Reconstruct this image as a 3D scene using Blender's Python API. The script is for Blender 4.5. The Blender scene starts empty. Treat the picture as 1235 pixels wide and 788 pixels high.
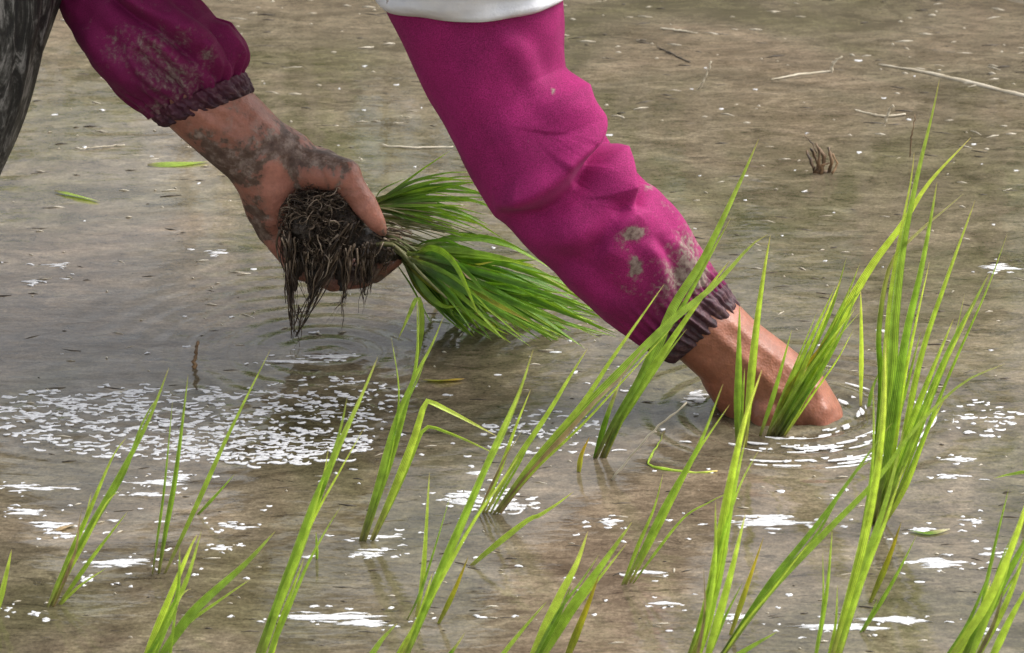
import bpy, bmesh, math, random
import numpy as np
from mathutils import Vector

random.seed(7); rng = np.random.default_rng(11)
sc = bpy.context.scene
COL = sc.collection
R = math.radians
# ------------------------------------------------------------------ camera
H, PITCH, HF = 1.38, R(20.0), R(7.0)
T7 = math.tan(HF)
cd = bpy.data.cameras.new("camera"); cam = bpy.data.objects.new("camera", cd); COL.objects.link(cam)
cam.location = (0, 0, H); cam.rotation_euler = (R(70.0), 0, 0)
cd.sensor_width = 36; cd.lens = 18 / T7; cd.clip_start = 0.05; cd.clip_end = 3000
cd.dof.use_dof = True; cd.dof.focus_distance = 3.85; cd.dof.aperture_fstop = 22
sc.camera = cam
FW = np.array([0, math.cos(PITCH), -math.sin(PITCH)]); UP = np.array([0, math.sin(PITCH), math.cos(PITCH)])
RT = np.array([1.0, 0, 0]); CAM = np.array([0, 0, H])

def ray(px, py):
    return FW + RT * ((px - 617.5) / 617.5 * T7) + UP * ((394 - py) / 617.5 * T7)
def at(px, py, Y):                      # a point of the place at distance Y
    d = ray(px, py); return CAM + d * (Y / d[1])
def wat(px, py, z=0.0):                 # a point on the water
    d = ray(px, py); return CAM + d * ((z - H) / d[2])
def mpp(Y):                             # metres per photo pixel at distance Y
    return Y / math.cos(PITCH) * T7 / 617.5
def proj(P):
    P = np.asarray(P) - CAM
    f = P @ FW
    return np.stack([617.5 + P[..., 0] / f / T7 * 617.5, 394 - (P @ UP) / f / T7 * 617.5], -1)

# ------------------------------------------------------------------ helpers
def catmull(P, n):
    P = np.asarray(P, float)
    if len(P) == 2:
        t = np.linspace(0, 1, n)[:, None]; return P[0] * (1 - t) + P[1] * t
    Q = np.vstack([2 * P[0] - P[1], P, 2 * P[-1] - P[-2]])
    seg = np.linalg.norm(np.diff(P, axis=0), axis=1); cum = np.r_[0, np.cumsum(seg)]
    ts = np.linspace(0, cum[-1], n); out = []
    for t in ts:
        i = min(np.searchsorted(cum, t, side='right') - 1, len(P) - 2)
        u = (t - cum[i]) / max(seg[i], 1e-9)
        a, b, c, d = Q[i], Q[i + 1], Q[i + 2], Q[i + 3]
        out.append(0.5 * (2 * b + (c - a) * u + (2 * a - 5 * b + 4 * c - d) * u * u + (3 * b - a - 3 * c + d) * u ** 3))
    return np.array(out)

def perlin(x, y, seed=0):
    r = np.random.default_rng(seed)
    ang = r.random((256, 256)) * 2 * np.pi
    gx, gy = np.cos(ang), np.sin(ang)
    xi = np.floor(x).astype(int); yi = np.floor(y).astype(int)
    xf = x - xi; yf = y - yi
    u = xf ** 3 * (xf * (xf * 6 - 15) + 10); v = yf ** 3 * (yf * (yf * 6 - 15) + 10)
    def g(i, j, dx, dy):
        a, b = (xi + i) % 256, (yi + j) % 256
        return gx[a, b] * dx + gy[a, b] * dy
    n0 = g(0, 0, xf, yf) * (1 - u) + g(1, 0, xf - 1, yf) * u
    n1 = g(0, 1, xf, yf - 1) * (1 - u) + g(1, 1, xf - 1, yf - 1) * u
    return (n0 * (1 - v) + n1 * v) * 1.4

class MB:
    """collects vertices, faces, uvs and per-vertex values of ONE mesh"""
    def __init__(s): s.v = []; s.f = []; s.uv = []; s.val = []; s.n = 0
    def add(s, V, F, uv=None, val=None):
        V = np.asarray(V, float); s.v.append(V)
        s.f += [tuple(i + s.n for i in f) for f in F]
        s.uv.append(np.zeros((len(V), 2)) if uv is None else np.asarray(uv, float))
        s.val.append(np.zeros(len(V)) if val is None else np.broadcast_to(np.asarray(val, float), (len(V),)))
        s.n += len(V)
    def build(s, name, mat, parent=None, smooth=True, origin=None):
        V = np.vstack(s.v); UV = np.vstack(s.uv); VAL = np.concatenate(s.val)
        return mesh_obj(name, V, s.f, mat, parent, smooth, UV, {'val': VAL}, origin)

def mesh_obj(name, V, F, mat, parent=None, smooth=True, UV=None, attrs=None, origin=None):
    V = np.asarray(V, float)
    off = np.zeros(3)
    if parent is not None: off = np.array(parent['_org'])
    elif origin is not None: off = np.asarray(origin, float)
    me = bpy.data.meshes.new(name)
    me.from_pydata((V - off).tolist(), [], F if isinstance(F, list) else F.tolist())
    if UV is not None:
        lay = me.uv_layers.new(name='UVMap')
        li = np.empty(len(me.loops), dtype=np.int32); me.loops.foreach_get('vertex_index', li)
        lay.data.foreach_set('uv', UV[li].astype(np.float32).ravel())
    for k, a in (attrs or {}).items():
        at_ = me.attributes.new(k, 'FLOAT', 'POINT'); at_.data.foreach_set('value', np.asarray(a, np.float32))
    me.polygons.foreach_set('use_smooth', [smooth] * len(me.polygons))
    me.materials.append(mat); me.update()
    o = bpy.data.objects.new(name, me); COL.objects.link(o)
    if parent is not None:
        o.parent = parent; o['_org'] = parent['_org']
    else:
        o.location = off; o['_org'] = off.tolist()
    return o

def empty(name, loc):
    o = bpy.data.objects.new(name, None); COL.objects.link(o); o.location = loc; o['_org'] = [float(c) for c in loc]
    o.empty_display_size = 0.02
    return o
def tag(o, label=None, cat=None, group=None, kind=None):
    if label: o['label'] = label
    if cat: o['category'] = cat
    if group: o['group'] = group
    if kind: o['kind'] = kind
    return o

def frames(P):
    T = np.gradient(P, axis=0); T /= np.linalg.norm(T, axis=1)[:, None] + 1e-12
    return T
def tube(mb, P, rad, seg=8, val=0.0, flat=1.0):
    P = np.asarray(P, float); n = len(P); rad = np.broadcast_to(rad, (n,))
    T = frames(P); a = np.array([0.3, -0.8, 0.52]); V = []; UVs = []
    for i in range(n):
        s = np.cross(T[i], a); s /= np.linalg.norm(s) + 1e-9; u = np.cross(s, T[i])
        for k in range(seg):
            w = 2 * math.pi * k / seg
            V.append(P[i] + rad[i] * (math.cos(w) * s + flat * math.sin(w) * u)); UVs.append((k / seg, i / (n - 1)))
    F = [(i * seg + k, i * seg + (k + 1) % seg, (i + 1) * seg + (k + 1) % seg, (i + 1) * seg + k) for i in range(n - 1) for k in range(seg)]
    F += [tuple(range(seg))[::-1], tuple((n - 1) * seg + k for k in range(seg))]
    mb.add(V, F, UVs, val)

# ------------------------------------------------------------------ materials
def mat(name):
    m = bpy.data.materials.new(name); m.use_nodes = True
    nt = m.node_tree; b = nt.nodes['Principled BSDF']
    return m, nt, b
def N(nt, t, **kw):
    n = nt.nodes.new(t)
    for k, v in kw.items():
        if k in n.inputs: n.inputs[k].default_value = v
        else: setattr(n, k, v)
    return n
def L(nt, a, b): nt.links.new(a, b)
def ramp(nt, fac, stops, interp='LINEAR'):
    r = nt.nodes.new('ShaderNodeValToRGB'); e = r.color_ramp; e.interpolation = interp
    e.elements[0].position, e.elements[0].color = stops[0][0], (*stops[0][1], 1)
    e.elements[1].position, e.elements[1].color = stops[-1][0], (*stops[-1][1], 1)
    for p, c in stops[1:-1]:
        x = e.elements.new(p); x.color = (*c, 1)
    L(nt, fac, r.inputs[0]); return r
def g(v): return (v, v, v)
def noise(nt, scale, detail=4, rough=0.55, vec=None, stretch=None, dist=0.0):
    n = N(nt, 'ShaderNodeTexNoise', Scale=scale, Detail=detail, Roughness=rough, Distortion=dist)
    if vec is None:
        tc = N(nt, 'ShaderNodeTexCoord'); vec = tc.outputs['Object']
    if stretch:
        mp = N(nt, 'ShaderNodeMapping'); mp.inputs['Scale'].default_value = stretch; L(nt, vec, mp.inputs[0]); vec = mp.outputs[0]
    L(nt, vec, n.inputs['Vector']); return n
def mix(nt, fac, a, b, mode='MIX'):
    m = nt.nodes.new('ShaderNodeMix'); m.data_type = 'RGBA'; m.blend_type = mode
    for sock, v in ((m.inputs[0], fac), (m.inputs[6], a), (m.inputs[7], b)):
        if hasattr(v, 'is_output'): L(nt, v, sock)
        elif isinstance(v, tuple): sock.default_value = (*v, 1)
        else: sock.default_value = v
    return m.outputs[2]
def mth(nt, op, a, b=0.0, clamp=False):
    m = nt.nodes.new('ShaderNodeMath'); m.operation = op; m.use_clamp = clamp
    for i, v in enumerate((a, b)):
        if hasattr(v, 'is_output'): L(nt, v, m.inputs[i])
        else: m.inputs[i].default_value = v
    return m.outputs[0]
def bump(nt, b, h, strength=0.3, dist=0.002):
    bp = N(nt, 'ShaderNodeBump', Strength=strength, Distance=dist); L(nt, h, bp.inputs['Height']); L(nt, bp.outputs[0], b.inputs['Normal'])

def m_water():
    m, nt, b = mat('muddy_water')
    n1 = noise(nt, 13, 7, 0.7, stretch=(0.7, 1.2, 1), dist=1.2)
    n2 = noise(nt, 95, 5, 0.75, stretch=(0.5, 1.0, 1), dist=0.8)
    n3 = noise(nt, 3.1, 5, 0.6, stretch=(1, 0.8, 1), dist=0.8)
    n4 = noise(nt, 420, 2, 0.8, stretch=(0.7, 0.6, 1))
    n5 = noise(nt, 34, 6, 0.8, stretch=(0.35, 1.1, 1), dist=1.5)
    c1 = ramp(nt, n1.outputs[0], [(0.34, (0.078, 0.064, 0.043)), (0.5, (0.124, 0.103, 0.071)), (0.66, (0.19, 0.16, 0.113))])
    c2 = ramp(nt, n2.outputs[0], [(0.3, g(0.6)), (0.5, g(0.98)), (0.7, g(1.4))])
    c4 = ramp(nt, n4.outputs[0], [(0.3, g(0.72)), (0.7, g(1.28))])
    c3 = ramp(nt, n3.outputs[0], [(0.36, (0.74, 0.78, 0.62)), (0.5, (1.0, 0.99, 0.95)), (0.64, (1.25, 1.16, 1.14))])
    c5 = ramp(nt, n5.outputs[0], [(0.36, g(0.5)), (0.43, g(1.0)), (0.6, g(1.0)), (0.68, g(1.5))])
    c = mix(nt, 1.0, c1.outputs[0], c2.outputs[0], 'MULTIPLY'); c = mix(nt, 1.0, c, c3.outputs[0], 'MULTIPLY')
    c = mix(nt, 1.0, c, c4.outputs[0], 'MULTIPLY'); c = mix(nt, 1.0, c, c5.outputs[0], 'MULTIPLY')
    L(nt, c, b.inputs['Base Color'])
    b.inputs['Roughness'].default_value = 0.045; b.inputs['IOR'].default_value = 1.33
    w1 = noise(nt, 42, 3, 0.55, stretch=(0.5, 1.1, 1), dist=0.4); w2 = noise(nt, 150, 3, 0.6, stretch=(0.5, 1.1, 1))
    h = mth(nt, 'ADD', w1.outputs[0], mth(nt, 'MULTIPLY', w2.outputs[0], 0.3))
    bump(nt, b, h, 0.6, 0.0010)
    return m
def m_glint_flecks():  # white colour that imitates sky glints on the ripples
    m, nt, b = mat('glint_flecks'); n = noise(nt, 160, 4, .7)
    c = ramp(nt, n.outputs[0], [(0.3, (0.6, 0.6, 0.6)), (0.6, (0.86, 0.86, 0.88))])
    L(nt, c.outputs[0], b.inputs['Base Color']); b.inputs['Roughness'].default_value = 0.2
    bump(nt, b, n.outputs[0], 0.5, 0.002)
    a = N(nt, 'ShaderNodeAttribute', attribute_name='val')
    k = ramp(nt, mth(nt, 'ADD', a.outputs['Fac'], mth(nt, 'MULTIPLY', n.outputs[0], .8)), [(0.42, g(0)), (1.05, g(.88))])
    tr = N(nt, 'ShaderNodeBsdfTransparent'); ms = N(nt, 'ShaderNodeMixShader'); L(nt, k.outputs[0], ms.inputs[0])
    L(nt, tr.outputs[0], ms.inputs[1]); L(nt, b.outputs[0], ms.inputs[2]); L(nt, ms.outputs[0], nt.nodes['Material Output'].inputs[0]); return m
def m_ground():
    m, nt, b = mat('paddy_mud'); n = noise(nt, 3, 8, 0.65)
    c = ramp(nt, n.outputs[0], [(0.3, (0.16, 0.13, 0.09)), (0.55, (0.32, 0.27, 0.20)), (0.7, (0.26, 0.24, 0.15))])
    L(nt, c.outputs[0], b.inputs['Base Color']); b.inputs['Roughness'].default_value = 0.85
    bump(nt, b, n.outputs[0], 0.8, 0.03); return m
def m_leaf(name, cols, trans=0.45):
    """blade colours by the uv: base, middle, tip; veins run along the blade"""
    m, nt, b = mat(name)
    uv = N(nt, 'ShaderNodeUVMap'); sp = N(nt, 'ShaderNodeSeparateXYZ'); L(nt, uv.outputs[0], sp.inputs[0])
    c = ramp(nt, sp.outputs[1], cols)
    ve = N(nt, 'ShaderNodeMath', operation='SINE'); L(nt, mth(nt, 'MULTIPLY', sp.outputs[0], 44.0), ve.inputs[0])
    vr = ramp(nt, mth(nt, 'MULTIPLY_ADD', ve.outputs[0], 0.5), [(0, g(0.55)), (1, g(1.3))])
    nt.nodes[-1]
    a = N(nt, 'ShaderNodeAttribute', attribute_name='val')
    hs = N(nt, 'ShaderNodeHueSaturation'); hs.inputs['Saturation'].default_value = 1.0
    L(nt, mth(nt, 'ADD', mth(nt, 'MULTIPLY', a.outputs['Fac'], 0.035), 0.4825), hs.inputs['Hue'])
    L(nt, mth(nt, 'ADD', mth(nt, 'MULTIPLY', a.outputs['Fac'], -0.6), 1.28), hs.inputs['Value'])
    L(nt, mix(nt, 1.0, c.outputs[0], vr.outputs[0], 'MULTIPLY'), hs.inputs['Color'])
    n = noise(nt, 90, 4, 0.6); nr = ramp(nt, n.outputs[0], [(0.35, g(0.75)), (0.65, g(1.2))])
    col = mix(nt, 1.0, hs.outputs[0], nr.outputs[0], 'MULTIPLY')
    n5 = noise(nt, 30, 5, 0.7); sp5 = ramp(nt, n5.outputs[0], [(0.66, g(0)), (0.74, g(0.8))])
    col = mix(nt, sp5.outputs[0], col, (0.33, 0.31, 0.07))
    L(nt, col, b.inputs['Base Color']); b.inputs['Roughness'].default_value = 0.36
    bump(nt, b, ve.outputs[0], 0.25, 0.0006)
    tr = N(nt, 'ShaderNodeBsdfTranslucent'); L(nt, mix(nt, 1.0, col, (1.25, 1.3, 0.6), 'MULTIPLY'), tr.inputs[0])
    ms = N(nt, 'ShaderNodeMixShader'); ms.inputs[0].default_value = trans
    L(nt, b.outputs[0], ms.inputs[1]); L(nt, tr.outputs[0], ms.inputs[2])
    L(nt, ms.outputs[0], nt.nodes['Material Output'].inputs[0])
    return m
def m_sleeve(name, stain):
    m, nt, b = mat(name)
    n0 = noise(nt, 900, 2, 0.8); n1 = noise(nt, 22, 5, 0.6)
    c0 = ramp(nt, n0.outputs[0], [(0.3, (0.165, 0.006, 0.06)), (0.7, (0.41, 0.020, 0.165))])
    c1 = ramp(nt, n1.outputs[0], [(0.35, g(0.82)), (0.65, g(1.12))])
    c = mix(nt, 1.0, c0.outputs[0], c1.outputs[0], 'MULTIPLY')
    a = N(nt, 'ShaderNodeAttribute', attribute_name='wet')          # damp, darkened cloth
    c = mix(nt, mth(nt, 'MULTIPLY', a.outputs['Fac'], 0.8), c, (0.10, 0.008, 0.045))
    a2 = N(nt, 'ShaderNodeAttribute', attribute_name='mud')
    n2 = noise(nt, 60, 6, 0.7, stretch=(1, 1, 1)); n3 = noise(nt, 240, 3, 0.6)
    mk = mth(nt, 'ADD', mth(nt, 'ADD', a2.outputs['Fac'], n2.outputs[0]), mth(nt, 'MULTIPLY', n3.outputs[0], 0.35))
    mr = ramp(nt, mk, [(0.74, g(0)), (0.88, g(stain * .35)), (0.93, g(stain * .55)), (1.04, g(stain))])
    mc = ramp(nt, n3.outputs[0], [(0.3, (0.085, 0.06, 0.05)), (0.7, (0.31, 0.25, 0.205))])
    c = mix(nt, mr.outputs[0], c, mc.outputs[0])
    L(nt, c, b.inputs['Base Color']); b.inputs['Roughness'].default_value = 0.75
    b.inputs['Sheen Weight'].default_value = 0.06; b.inputs['Sheen Roughness'].default_value = 0.4
    b.inputs['Sheen Tint'].default_value = (1.0, 0.55, 0.8, 1); b.inputs['Specular IOR Level'].default_value = 0.25
    bump(nt, b, mth(nt, 'ADD', n0.outputs[0], n1.outputs[0]), 0.35, 0.0012)
    return m
def m_cuff():
    m, nt, b = mat('muddy_elastic')
    n = noise(nt, 130, 5, 0.7); c = ramp(nt, n.outputs[0], [(0.35, (0.012, 0.006, 0.008)), (0.52, (0.040, 0.014, 0.020)), (0.7, (0.13, 0.075, 0.07))])
    a = N(nt, 'ShaderNodeAttribute', attribute_name='wet')
    cc = mix(nt, a.outputs['Fac'], c.outputs[0], (0.15, 0.012, 0.06))
    L(nt, cc, b.inputs['Base Color']); b.inputs['Roughness'].default_value = 0.6; bump(nt, b, n.outputs[0], 0.5, 0.002); return m
def m_skin():
    m, nt, b = mat('skin')
    n1 = noise(nt, 28, 5, 0.6); n2 = noise(nt, 170, 4, 0.65); n3 = noise(nt, 50, 6, 0.66, dist=0.15)
    c = ramp(nt, n1.outputs[0], [(0.3, (0.20, 0.070, 0.038)), (0.7, (0.33, 0.122, 0.070))])
    pink = N(nt, 'ShaderNodeAttribute', attribute_name='pink'); mud = N(nt, 'ShaderNodeAttribute', attribute_name='mud')
    c2 = mix(nt, mth(nt, 'MULTIPLY', pink.outputs['Fac'], 0.52), c.outputs[0], (0.66, 0.30, 0.23))
    v = ramp(nt, n2.outputs[0], [(0.3, (.82, .8, .78)), (0.5, g(1.0)), (0.7, (1.15, 1.13, 1.12))]); c3 = mix(nt, 1.0, c2, v.outputs[0], 'MULTIPLY')
    k = mth(nt, 'ADD', mth(nt, 'ADD', n3.outputs[0], mud.outputs['Fac']), mth(nt, 'MULTIPLY', mth(nt, 'SUBTRACT', n2.outputs[0], .2), 0.55))
    mr = ramp(nt, k, [(0.82, g(0)), (0.96, g(.45)), (1.16, g(0.88))])
    n6 = noise(nt, 75, 5, .7); mc = ramp(nt, n6.outputs[0], [(0.32, (0.035, 0.025, 0.018)), (0.5, (0.11, 0.078, 0.058)), (0.68, (0.36, 0.29, 0.24))])
    c4 = mix(nt, mr.outputs[0], c3, mc.outputs[0])
    L(nt, c4, b.inputs['Base Color'])
    rr = ramp(nt, mr.outputs[0], [(0, g(0.42)), (1, g(0.6))]); L(nt, rr.outputs[0], b.inputs['Roughness'])
    b.inputs['Subsurface Weight'].default_value = 0.12; b.inputs['Subsurface Radius'].default_value = (0.008, 0.003, 0.0015); b.inputs['Subsurface Scale'].default_value = 0.5
    vo = N(nt, 'ShaderNodeTexVoronoi', Scale=420.0); tc = N(nt, 'ShaderNodeTexCoord'); L(nt, tc.outputs['Object'], vo.inputs['Vector'])
    bump(nt, b, mth(nt, 'ADD', mth(nt, 'MULTIPLY', vo.outputs['Distance'], 0.5), n2.outputs[0]), 0.32, 0.0018)
    return m
def m_plain(name, c0, c1, scale=40, rough=0.7, bs=0.4, bd=0.002, stretch=None):
    m, nt, b = mat(name); n = noise(nt, scale, 5, 0.65, stretch=stretch)
    c = ramp(nt, n.outputs[0], [(0.35, c0), (0.65, c1)]); L(nt, c.outputs[0], b.inputs['Base Color'])
    b.inputs['Roughness'].default_value = rough; bump(nt, b, n.outputs[0], bs, bd); return m
def m_white():
    m, nt, b = mat('white_cotton'); n = noise(nt, 55, 5, .6); n2 = noise(nt, 120, 3, .6)
    c = ramp(nt, n.outputs[0], [(0.35, (0.74, 0.75, 0.80)), (0.65, (0.84, 0.84, 0.87))]); k = ramp(nt, n2.outputs[0], [(0.70, g(0)), (0.74, g(.75))])
    L(nt, mix(nt, k.outputs[0], c.outputs[0], (0.3, 0.24, 0.2)), b.inputs['Base Color']); b.inputs['Roughness'].default_value = .8
    bump(nt, b, n.outputs[0], .5, .004); return m
def m_root():
    m, nt, b = mat('muddy_root'); a = N(nt, 'ShaderNodeAttribute', attribute_name='val'); n = noise(nt, 160, 4)
    k = mth(nt, 'ADD', a.outputs['Fac'], mth(nt, 'MULTIPLY', n.outputs[0], .3))
    c = ramp(nt, k, [(0.1, (0.026, 0.017, 0.011)), (0.5, (0.085, 0.058, 0.037)), (0.9, (0.22, 0.158, 0.105)), (1.25, (0.42, 0.33, 0.24))])
    L(nt, c.outputs[0], b.inputs['Base Color']); b.inputs['Roughness'].default_value = 0.5; bump(nt, b, n.outputs[0], .5, .001); return m
def m_trousers():
    m, nt, b = mat('wet_muddy_trousers')
    n = noise(nt, 30, 6, 0.65, stretch=(1.8, 1.8, 0.3), dist=2.0); n2 = noise(nt, 160, 4, 0.7)
    k = mth(nt, 'ADD', n.outputs[0], mth(nt, 'MULTIPLY', n2.outputs[0], 0.25))
    c = ramp(nt, k, [(0.48, (0.006, 0.006, 0.007)), (0.6, (0.018, 0.017, 0.015)), (0.66, (0.06, 0.058, 0.052)), (0.76, (0.24, 0.23, 0.215))])
    L(nt, c.outputs[0], b.inputs['Base Color']); b.inputs['Roughness'].default_value = 0.55
    bump(nt, b, k, 0.6, 0.004); return m
GREEN = [(0.0, (0.15, 0.12, 0.06)), (0.07, (0.24, 0.24, 0.10)), (0.22, (0.33, 0.48, 0.08)), (0.7, (0.43, 0.62, 0.10)), (0.93, (0.54, 0.66, 0.16)), (1.0, (0.64, 0.54, 0.28))]
DARK = [(0.0, (0.22, 0.24, 0.08)), (0.22, (0.11, 0.22, 0.03)), (0.6, (0.18, 0.36, 0.03)), (0.9, (0.27, 0.46, 0.035)), (1.0, (0.36, 0.46, 0.06))]
YELL = [(0.0, (0.22, 0.21, 0.06)), (0.4, (0.36, 0.38, 0.05)), (0.75, (0.6, 0.46, 0.05)), (1.0, (0.5, 0.36, 0.13))]
DRY = [(0.0, (0.25, 0.18, 0.09)), (0.5, (0.46, 0.34, 0.18)), (1.0, (0.55, 0.46, 0.3))]
PALE = [(0.0, (0.12, 0.22, 0.03)), (0.5, (0.2, 0.36, 0.03)), (0.72, (0.5, 0.5, 0.2)), (1.0, (0.8, 0.72, 0.5))]
M = dict(water=m_water(), glint_flecks=m_glint_flecks(), ground=m_ground(), leaf=m_leaf('rice_leaf', GREEN, 0.5), dark=m_leaf('held_leaf', DARK, 0.3),
         yellowgreen=m_leaf('pale_held_leaf', [(0.0, (0.3, 0.28, 0.1)), (0.4, (0.34, 0.42, 0.07)), (0.8, (0.48, 0.52, 0.08)), (1.0, (0.5, 0.42, 0.14))], .3), yellow=m_leaf('yellowing_leaf', YELL), dry=m_leaf('dry_leaf', DRY, 0.2), pale=m_leaf('pale_tipped_leaf', PALE),
         sleeveR=m_sleeve('magenta_cloth', 0.9), sleeveL=m_sleeve('muddy_magenta_cloth', 0.72), cuff=m_cuff(), skin=m_skin(),
         white=m_white(),
         trousers=m_trousers(), straw=m_plain('bleached_straw', (0.38, 0.32, 0.22), (0.62, 0.56, 0.44), 70, 0.6, 0.4, 0.001, (0.3, 1, 1)),
         root=m_root(),
         clod=m_plain('root_mud', (0.012, 0.009, 0.006), (0.06, 0.043, 0.03), 110, 0.5, 1.0, 0.004),
         twig=m_plain('rotten_stem', (0.012, 0.010, 0.009), (0.30, 0.18, 0.09), 90, 0.6, 0.6, 0.001, (1, 1, 0.2)),
         debris=m_plain('floating_bits', (0.3, 0.25, 0.17), (0.6, 0.55, 0.45), 60, 0.5),
         speck=m_plain('dark_specks', (0.03, 0.024, 0.018), (0.09, 0.07, 0.05), 60, 0.6),
         hat=m_plain('woven_palm', (0.4, 0.3, 0.16), (0.56, 0.44, 0.26), 120, 0.8), hair=m_plain('black_hair', (0.01, 0.008, 0.007), (0.03, 0.025, 0.02), 200, 0.5))

# ------------------------------------------------------------------ light
SUN_EL, SUN_AZ = R(52), R(80)              # azimuth from +Y (away from the camera) to +X (right)
w = bpy.data.worlds.new("World"); sc.world = w; w.use_nodes = True
nt = w.node_tree; bg = nt.nodes['Background']
sky = nt.nodes.new('ShaderNodeTexSky'); sky.sky_type = 'NISHITA'; sky.sun_disc = False
sky.sun_elevation = SUN_EL; sky.sun_rotation = SUN_AZ; sky.dust_density = 4.0; sky.air_density = 1.0; sky.ozone_density = 1.0
hs = nt.nodes.new('ShaderNodeHueSaturation'); hs.inputs['Saturation'].default_value = 0.22
nt.links.new(sky.outputs[0], hs.inputs['Color']); nt.links.new(hs.outputs[0], bg.inputs['Color'])
bg.inputs['Strength'].default_value = 0.13
sl = bpy.data.lights.new('sun', 'SUN'); so = bpy.data.objects.new('sun', sl); COL.objects.link(so)
sl.energy = 1.35; sl.angle = R(40); sl.color = (1.0, 0.96, 0.9)
d = Vector((math.cos(SUN_EL) * math.sin(SUN_AZ), math.cos(SUN_EL) * math.cos(SUN_AZ), math.sin(SUN_EL)))
so.rotation_euler = d.to_track_quat('Z', 'Y').to_euler()
sc.view_settings.view_transform = 'Standard'; sc.view_settings.look = 'None'; sc.view_settings.gamma = 1
sc.view_settings.use_curve_mapping = False; sc.view_settings.exposure = 1.06

# ------------------------------------------------------------------ ground and water
def axis(fine0, fine1, step, outs):
    a = np.arange(fine0, fine1 + 1e-6, step)
    lo = [v for v in outs if v < fine0 - 1e-6]; hi = [v for v in outs if v > fine1 + 1e-6]
    return np.r_[lo, a, hi]
def grid(xs, ys, Z):
    nx, ny = len(xs), len(ys); X, Y = np.meshgrid(xs, ys)
    V = np.stack([X.ravel(), Y.ravel(), Z.ravel()], -1)
    i = (np.arange(ny - 1)[:, None] * nx + np.arange(nx - 1)[None]).ravel()
    return V, np.stack([i, i + 1, i + nx + 1, i + nx], -1)
def bank_edge(x):                                    # where the field's far bank meets the water
    return 5.10 - 0.15 * np.clip((x - 0.05) / 0.6, -1.5, 1) + 0.02 * perlin(x * 3 + 9, x * 0 + 0.5, 3)
far = [-900, -300, -100, -40, -30, -24, -21, -20, -15, -10, -6, -4, -3, -2.5]
xs = axis(-2, 2, 0.04, far + [-v for v in far]); ys = axis(2, 7.5, 0.04, [-300, -100, -40, -21, -20, -19, -10, -4, 0, 1, 8, 8.5, 9, 10, 12, 15, 20, 30, 60, 120, 300, 600, 1500])
X, Y = np.meshgrid(xs, ys)
e = np.maximum.reduce([(Y - bank_edge(X)), (np.abs(X) - 20), (-19 - Y)])
Z = np.where(e < 0, -0.25 * np.clip(-e / 0.25, 0, 1), 0.34 * np.clip(e / 0.5, 0, 1) ** 0.8)
Z = Z + np.where(e > -0.1, 0.05, 0.015) * perlin(X * 4.1, Y * 4.1, 5) * (np.abs(X) < 30) + 0.02 * perlin(X * 11, Y * 11, 6) * (e > -0.1)
V, F = grid(xs, ys, Z)
tag(mesh_obj('ground', V, F, M['ground']), kind='structure')

xs = axis(-0.85, 0.85, 0.0035, [-24, -12, -6, -3, -2, -1.4, -1, 1, 1.4, 2, 3, 6, 12, 24]); ys = axis(2.75, 5.2, 0.0042, [-24, -10, -4, 0, 1, 2, 2.5, 5.9])
X, Y = np.meshgrid(xs, ys)
PX = proj(np.stack([X, Y, 0 * X], -1)); U, Vv = PX[..., 0], PX[..., 1]
def blob(cx, cy, rx, ry, p=2.0): return np.exp(-((np.abs(U - cx) / rx) ** p + (np.abs(Vv - cy) / ry) ** p))
fineX = (np.abs(X) < 0.86) & (Y > 2.7) & (Y < 5.25)
fineX = fineX * np.clip((0.85 - np.abs(X)) / 0.05, 0, 1)
Zw = 0.0006 * perlin(X * 9, Y * 17, 21) + 0.00018 * perlin(X * 30, Y * 58, 22) + 0.00004 * perlin(X * 70, Y * 130, 27)
patch = np.clip(blob(235, 512, 250, 42, 3) + 0.8 * blob(420, 480, 90, 40) + 0.5 * blob(660, 520, 80, 30) + 0.35 * blob(600, 605, 70, 22)
                + 0.5 * blob(1190, 505, 60, 25) + 0.9 * blob(990, 535, 85, 28) + 0.8 * blob(1070, 490, 60, 30) + 0.25 * blob(300, 640, 300, 60), 0, 1)
Zw += patch * (0.0015 * perlin(X * 62, Y * 62, 23) + 0.0007 * perlin(X * 120, Y * 120, 24))
wc = wat(955, 497); rr = np.hypot(X - wc[0], (Y - wc[1]))
Zw += 0.0020 * np.sin(rr * 2 * np.pi / 0.034) * np.exp(-((rr - 0.07) / 0.085) ** 2)
lc = wat(395, 425); rr = np.hypot(X - lc[0], Y - lc[1])
Zw += 0.0005 * np.sin(rr * 2 * np.pi / 0.03) * np.exp(-(rr / 0.22) ** 2)
V, F = grid(xs, ys, Zw * fineX)
water = tag(mesh_obj('water', V, F, M['water']), kind='structure')

mb = MB()  # unseen grass added on the bank to darken the water's reflections
for cx, hw, hh, n_ in ((-.42, .05, .22, 40), (-.22, .06, .55, 110), (.06, .12, .5, 120), (.28, .2, .42, 200), (.42, .1, .75, 120), (.62, .12, .4, 90), (-.6, .15, .35, 60), (.95, .3, .5, 140), (-1.1, .4, .5, 140)):
    for _ in range(n_):
        x0 = cx * 1.35 + rng.normal(0, hw * .6); y0 = bank_edge(np.array([x0]))[0] + rng.uniform(.28, .6); h_ = hh * rng.uniform(.5, 1.1); dx, dy = rng.normal(0, .12, 2) * h_ * 2
        wv = rng.uniform(.006, .014); V = []
        for t in np.linspace(0, 1, 6):
            c = np.array([x0 + dx * t * t, y0 + dy * t * t, .22 + h_ * (t - .25 * t * t)]); w_ = wv * (1 - t) + .0008; V += [c - [w_, 0, 0], c + [w_, .003, 0]]
        mb.add(V, [(2 * i, 2 * i + 1, 2 * i + 3, 2 * i + 2) for i in range(5)], [(i % 2, i // 2 / 5) for i in range(12)], rng.random())
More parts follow.
